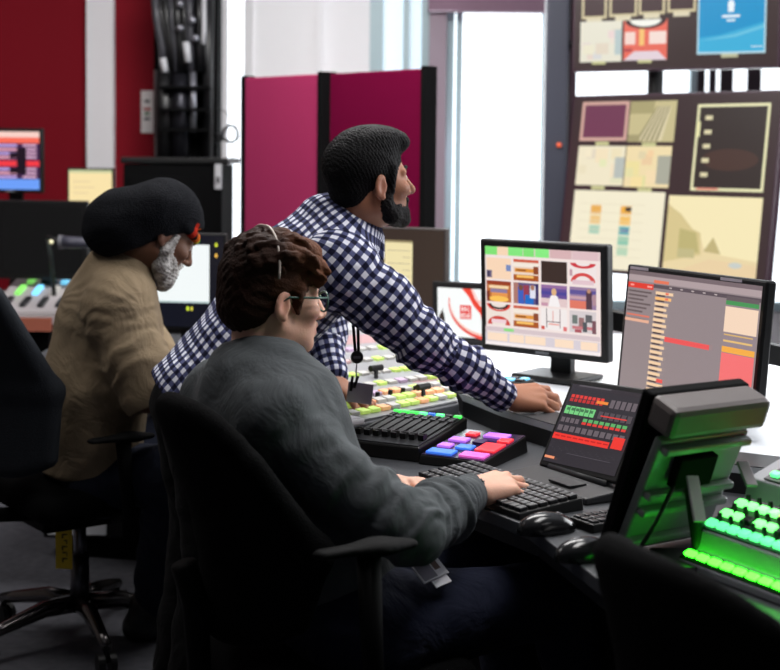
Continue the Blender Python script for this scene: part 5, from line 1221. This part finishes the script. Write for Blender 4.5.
# ------------------------------------------------------------------ chairs
CHB = mat('black chair fabric', (11, 11, 12), .95, spec=.05, bump=(300, .4)); CHP = mat('black chair plastic', (8, 8, 9), .7, spec=.1)
def rslab(w, d, h, r=0.06, crown=0.0, n=8):
    """rounded cushion"""
    B_ = Field((-d/2-.06, -w/2-.06, -h-.05), (d/2+.06, w/2+.06, h+.05+crown), .009)
    B_.rc((-d/2+r, 0, 0), (d/2-r, 0, 0), h/2, h/2, .02); pts = [(-d/2+r, -w/2+r), (d/2-r, -w/2+r), (d/2-r, w/2-r), (-d/2+r, w/2-r)]
    k = 9
    for i in range(k+1):
        yy = -w/2+r+(w-2*r)*i/k; B_.rc((-d/2+r, yy, 0), (d/2-r, yy, 0), h/2, h/2, .03)
    return B_.mesh(2)
def chair(label, c, ang, seat_h, back, arms, base=0.0, corner=.10, cover=None):
    """forward is local +x; back = (lower x, lower z, upper x, upper z, width)"""
    t = thing('office_chair', label, 'chair', (c[0], c[1], 0), ang, 'black office chairs')
    V, Q = rslab(.48, .46, .085); V = V+np.array([0, 0, seat_h-.045]); link_mesh('seat', V, Q, CHB, t, True, False)
    x0_, z0_, x1_, z1_, w = back; B_ = Field((min(x0_, x1_)-.12, -w/2-.1, z0_-.1), (max(x0_, x1_)+.15, w/2+.1, z1_+.1), .009)
    for i in range(13):
        s_ = i/12; yy = (s_-.5)*(w-.09); curve = .10*(2*s_-1)**2; drop = corner*abs(2*s_-1)**3
        B_.chain([((x0_+curve*.8, yy*.85, z0_+drop*.4), .026), ((x0_*.62+x1_*.38+.035+curve, yy, z0_*.6+z1_*.4), .030), ((x1_+curve*.7, yy*.94, z1_-drop*.8), .024)], .03)
    V, Q = B_.mesh(2); link_mesh('backrest', V, Q, cover or CHB, t, True, False)
    g = MB(); g.tube([(-.10, 0, seat_h-.10), (x0_-.04, 0, seat_h-.08), (x0_-.055, 0, z0_+.05), (x0_*.7+x1_*.3-.05, 0, z0_*.7+z1_*.3)], .025, 10); g.build('back_support', CHP, t, True, world=False)
    for s_ in (-1, 1):
        if not arms: break
        ah = arms[0]; g = MB(); g.tube([(arms[1]-.06, s_*.20, seat_h-.09), (arms[1]-.06, s_*.285, seat_h-.07), (arms[1]-.08, s_*.29, ah-.014)], [.018, .018, .022], 10); ar = g.build('armrest', CHP, t, True, world=False)
        B_ = Field((-.45, s_*.29-.09, ah-.06), (.28, s_*.29+.09, ah+.05), .006); B_.chain([((arms[1]-.17, s_*.29, ah), .020), ((arms[1]-.06, s_*.29, ah), .025), ((arms[1], s_*.285, ah-.004), .022)], .02, ((0, 0, 1), .42)); V, Q = B_.mesh(2)
        link_mesh('arm_pad', V, Q, CHP, ar, True, False)
    g = MB(); g.box((-.02, 0, seat_h-.115), (.26, .18, .05)); g.build('mechanism', CHP, t, world=False, bevel=.01)
    g = MB(); g.cyl((0, 0, .23), (0, 0, seat_h-.12), .019, None, 20); g.build('gas_column', mat('column steel', (120, 120, 128), .3, .9), t, True, world=False)
    g = MB(); g.cyl((0, 0, .09), (0, 0, .26), .03, .027, 20); g.build('column_sleeve', mat('sleeve steel', (84, 84, 90), .3, .8), t, True, world=False)
    for k in range(5):
        a = 2*math.pi*k/5+base; d = np.array([math.cos(a), math.sin(a), 0]); g = MB(); g.tube([d*.02+np.array([0, 0, .115]), d*.12+np.array([0, 0, .118]), d*.25+np.array([0, 0, .092]), d*.31+np.array([0, 0, .078])], [.028, .025, .019, .016], 10)
        lg = g.build('leg', mat('dark polished metal', (96, 92, 92), .22, .9), t, True, world=False)
        g = MB(); e = np.array([-d[1], d[0], 0]); p = d*.305+np.array([0, 0, .03])
        for s_ in (-1, 1): g.cyl(p+e*s_*.008, p+e*s_*.026, .029, None, 18)
        g.cyl(p+np.array([0, 0, .0]), p+np.array([0, 0, .05]), .008, None, 10); g.build('caster', BLACK, lg, world=False)
    return t
pl = at(80, 600, 4.12)
tc = chair('black office chair under the person in the knitted hat, yellow tag on its stem', (pl[0], 4.12), R_(37), .50, (-.25, .56, -.40, 1.15, .50), (.66, .08), base=R_(152-37), cover=mat('lit black chair fabric', (44, 47, 52), .9, spec=.1, bump=(300, .4)))  # backrest is the black fabric painted lighter for the light on it
tg = thing('paper_tag', 'yellow paper tag hanging from the stem of the left chair', 'tag', at(64, 562, 4.06))
p = at(64, 549, 4.06); Rz = np.array(Matrix.Rotation(R_(-6), 3, 'Z'))
g = MB(); g.box(p, (.050, .003, .118), Rz); g.build('tag', mat('yellow card', (224, 190, 20), .6), tg)
g = MB()
for i, (w_, s_) in enumerate(((.022, 0), (.014, .006), (.022, 0), (.016, -.005), (.020, .002))):
    g.box(p+np.array([.004+s_*.4, -.0022, .044-i*.018]), (w_*.8, .0008, .004)); g.box(p+np.array([.004+w_*.35*(1 if i % 2 else -1), -.0022, .039-i*.018]), (.004, .0008, .012))
g.build('printed_marks', mat('dark print', (40, 34, 20), .7), tg)
g = MB(); g.tube([p+np.array([0, 0, .055]), at(70, 528, 4.1), (pl[0], 4.105, p[2]+.10)], .0015, 6); g.build('string', GREYP, tg)
angG = math.atan2(F_G[1], F_G[0])
chair('black office chair under the person in the grey shirt', (PEL_G[0]-F_G[0]*.02, PEL_G[1]-F_G[1]*.02), angG, .50, (-.24, .58, -.33, .99, .46), (.775, -.01), base=.3)
chair('empty black office chair in front of the green lit panel, at lower right', (.610, 1.925), R_(22), .48, (-.27, .55, -.30, .915, .48), None, base=.6, corner=.05)
# ------------------------------------------------------------------ things further back and on the floor
t = thing('rear_desk', 'desk with a reddish front edge behind the left chair', 'desk', (-2.0, 6.5, 0))
e1 = atz(58, 318, .75); yE = e1[1]
g = MB(); g.box((-2.45, yE+.55, .735), (2.0, 1.1, .03)); g.build('worktop', mat('grey worktop', (150, 140, 140), .4), t, bevel=.003)
g = MB(); g.box((-2.45, yE-.008, .722), (2.0, .016, .058)); g.build('edge', mat('reddish wood edge', (150, 84, 66), .5), t)
g = MB(); g.box((-2.45, yE+.6, .35), (1.9, .9, .70)); g.build('pedestal', MATTE, t)
A2 = atz(2, 317, .78); c2 = np.array([(atz(2, 315, .78)[0]+atz(68, 315, .78)[0])/2, yE+.36, .75]); w2 = .52
t = thing('lighting_mixer', 'low pale mixer with coloured lit faders on the rear desk', 'mixer', c2)
g = MB(); x0_, x1_ = c2[0]-w2/2, c2[0]+w2/2; y0_, y1_ = yE+.06, yE+.66
g.hexa([(x0_, y0_, .75), (x1_, y0_, .75), (x1_, y1_, .75), (x0_, y1_, .75)], [(x0_, y0_, .775), (x1_, y0_, .775), (x1_, y1_, .90), (x0_, y1_, .90)]); g.build('case', mat('pale mixer case', (176, 170, 172), .45), t, bevel=.005)
sl = (.125)/.6; yv = nrm((0, 1, sl)); zv = nrm((0, -sl, 1))
SOFT = lamp('soft green', (130, 220, 100), .7)
for i in range(6):
    for j, m in enumerate((DARK, (SOFT, CYAN, mat('white key', (196, 194, 190), .5), SOFT, CYAN, SOFT)[i], (SOFT, mat('white key', (196, 194, 190), .5), CYAN, SOFT, mat('white key', (196, 194, 190), .5), DARK)[i])):
        p = np.array([x0_+.06+i*.078+j*.012, y0_+.10+j*.17, .775+(.10+j*.17)*sl]); key(t, 'fader', m, (.026, .12, .014), basis((1, 0, 0), yv, zv, p))
# monitors on the rear desk
it = [scr(0, 0, 1, .1, (250, 210, 200)), scr(0, .1, 1, .2, (250, 110, 90)), scr(0, .5, 1, .6, (240, 60, 70)), scr(0, .82, 1, 1, (110, 160, 250))]
for k in range(9):
    y = .22+k*.068
    if .46 < y < .6: continue
    it.append(scr(.02, y, .62, y+.04, (236, 170, 190) if k % 2 else (196, 170, 236))); it.append(scr(.72, y, .95, y+.035, (226, 180, 210)))
it += [scr(.62, .28, .78, .74, (30, 16, 30)), scr(.5, .36, .62, .46, (30, 16, 30)), scr(.5, .62, .64, .72, (30, 16, 30))]
monitor('monitor', 'monitor with red, pink and blue list rows in front of the red wall', at(10, 160.5, 6.9), 4, 0, .33, .318, it, (70, 40, 80), .75, bezel=.017, group='rear desk monitors', logo=(130, 130, 134))
it = [scr(.0, .0, 1, .05, (200, 206, 160)), scr(.1, .2, .5, .22, (230, 206, 160)), scr(.1, .3, .6, .32, (230, 206, 160)), scr(.1, .4, .45, .42, (230, 206, 160))]
monitor('monitor', 'monitor with a plain pale yellow screen beside the white pillar', at(90.5, 198, 7.0), 0, 0, .235, .30, it, (250, 228, 172), .75, bezel=.010, group='rear desk monitors')
monitor('monitor', 'large switched off black monitor standing on the rear desk', at(42, 240, 6.35), 6, 0, .43, .36, [], (12, 12, 13), .75, bezel=.03, group='rear desk monitors')
# microphone on an arm
t = thing('desk_microphone', 'grey desk microphone on a black arm in front of the switched off monitor', 'microphone', (at(40, 250, 6.0)[0]-.02, 6.28, .75))
a, b = at(60, 242, 5.95), at(92, 243, 5.95); g = MB(); g.tube([a, a*.6+b*.4, b*.95+a*.05, b+np.array([.04, 0, -.006])], [.026, .026, .02, .006], 14); g.build('body', mat('dark grey metal body', (60, 60, 72), .4), t, True)
g = MB(); g.cyl(a+np.array([-.004, -.0, 0]), a+np.array([.012, 0, 0]), .03, None, 18); g.build('collar', GREYP, t)
g = MB(); g.ell(a+np.array([-.035, -.012, 0]), .010); g.build('lamp', mat('pale lamp', (226, 220, 180), .4, emit=.4), t, True)
g = MB(); g.tube([a, a+np.array([-.06, .02, .02]), (a[0]-.1, 6.2, 1.0), (a[0]-.1, 6.28, .77)], .010, 8); g.cyl((a[0]-.1, 6.28, .75), (a[0]-.1, 6.28, .77), .05, None, 20); g.build('arm', BLACK, t, True)
# white computer case on the floor
a = at(45, 535, 4.95); b = at(108, 565, 4.95)
t = thing('computer_case', 'white fronted computer case on the floor behind the left chair', 'computer', ((a[0]+b[0])/2, 5.15, 0))
zt, zb = .30, .075; x0_, x1_ = a[0], at(109, 560, 4.95)[0]
g = MB(); g.box(((x0_+x1_)/2+.17, 5.17, (zt+zb)/2), (x1_-x0_+.36, .42, zt-zb)); g.build('case', BLACK, t, bevel=.006)
g = MB(); g.box(((x0_+x1_)/2, 4.955, (zt+zb)/2), (x1_-x0_-.02, .012, zt-zb-.03)); g.build('front_panel', mat('pale front panel', (236, 238, 244), .5), t)
for s_ in (0, .45):
    for d in (0, .3): g = MB(); g.cyl((x0_+.05+s_, 5.02+d, .04), (x0_+.08+s_, 5.02+d, .04), .04, None, 16); g.build('caster', BLACK, t)
WORLD = 0.035
LIGHTS = [
 ('side_fill_light', (3.0, 4.6, 1.9), (0, 3.2, 1.1), (1.8, 1.6), 70, (.95, .97, 1)),  # added fill for the faces from the right, no window modelled there
 ('left_fill_light', (-1.9, 3.7, 3.05), (-1.3, 5.0, 0), (1.0, .5), 22, (1, .97, .94)),  # added fill to brighten the left floor and the computer case
 ('ceiling_light_console', (0.2, 4.4, 3.05), (0.1, 4.0, 0), (1.8, 0.6), 64, (1, .98, .96)),
 ('front_fill_light', (0.9, 2.6, 3.05), (0.1, 2.9, 0.6), (1.2, 0.6), 31, (1, .98, .96)),  # added fill to brighten the people from above and in front
 ('window_daylight', (1.3, 7.7, 1.7), (0.2, 3.2, 1.0), (2.2, 1.8), 70, (.92, .96, 1)),
 ('partition_fill_light', (-.3, 5.2, 3.05), (-.25, 6.4, 1.2), (1.2, .5), 50, (1, .98, .96)),  # added fill aimed at the partitions and the white wall
 ('ceiling_light_rear', (-2.2, 6.2, 3.05), (-2.0, 7.5, 1.0), (1.2, .5), 4, (1, .95, .92)),
]
# ------------------------------------------------------------------ light
w = bpy.data.worlds.new('world'); S.world = w; w.use_nodes = True
w.node_tree.nodes['Background'].inputs[0].default_value = (0.55, 0.6, 0.7, 1); w.node_tree.nodes['Background'].inputs[1].default_value = WORLD
def area(name, loc, target, size, power, color=(1, 1, 1)):
    d = bpy.data.lights.new(name, 'AREA'); d.shape = 'RECTANGLE'; d.size, d.size_y = size; d.energy = power; d.color = color
    o = bpy.data.objects.new(name, d); C.objects.link(o); o.location = loc
    o.rotation_euler = (Vector(target)-Vector(loc)).to_track_quat('-Z', 'Y').to_euler(); return o
for a in LIGHTS: area(*a)
S.view_settings.view_transform = 'Standard'; S.view_settings.look = 'None'; S.view_settings.gamma = 1.0
S.view_settings.use_curve_mapping = False; S.view_settings.exposure = 0.0
S.cycles.use_denoising = True
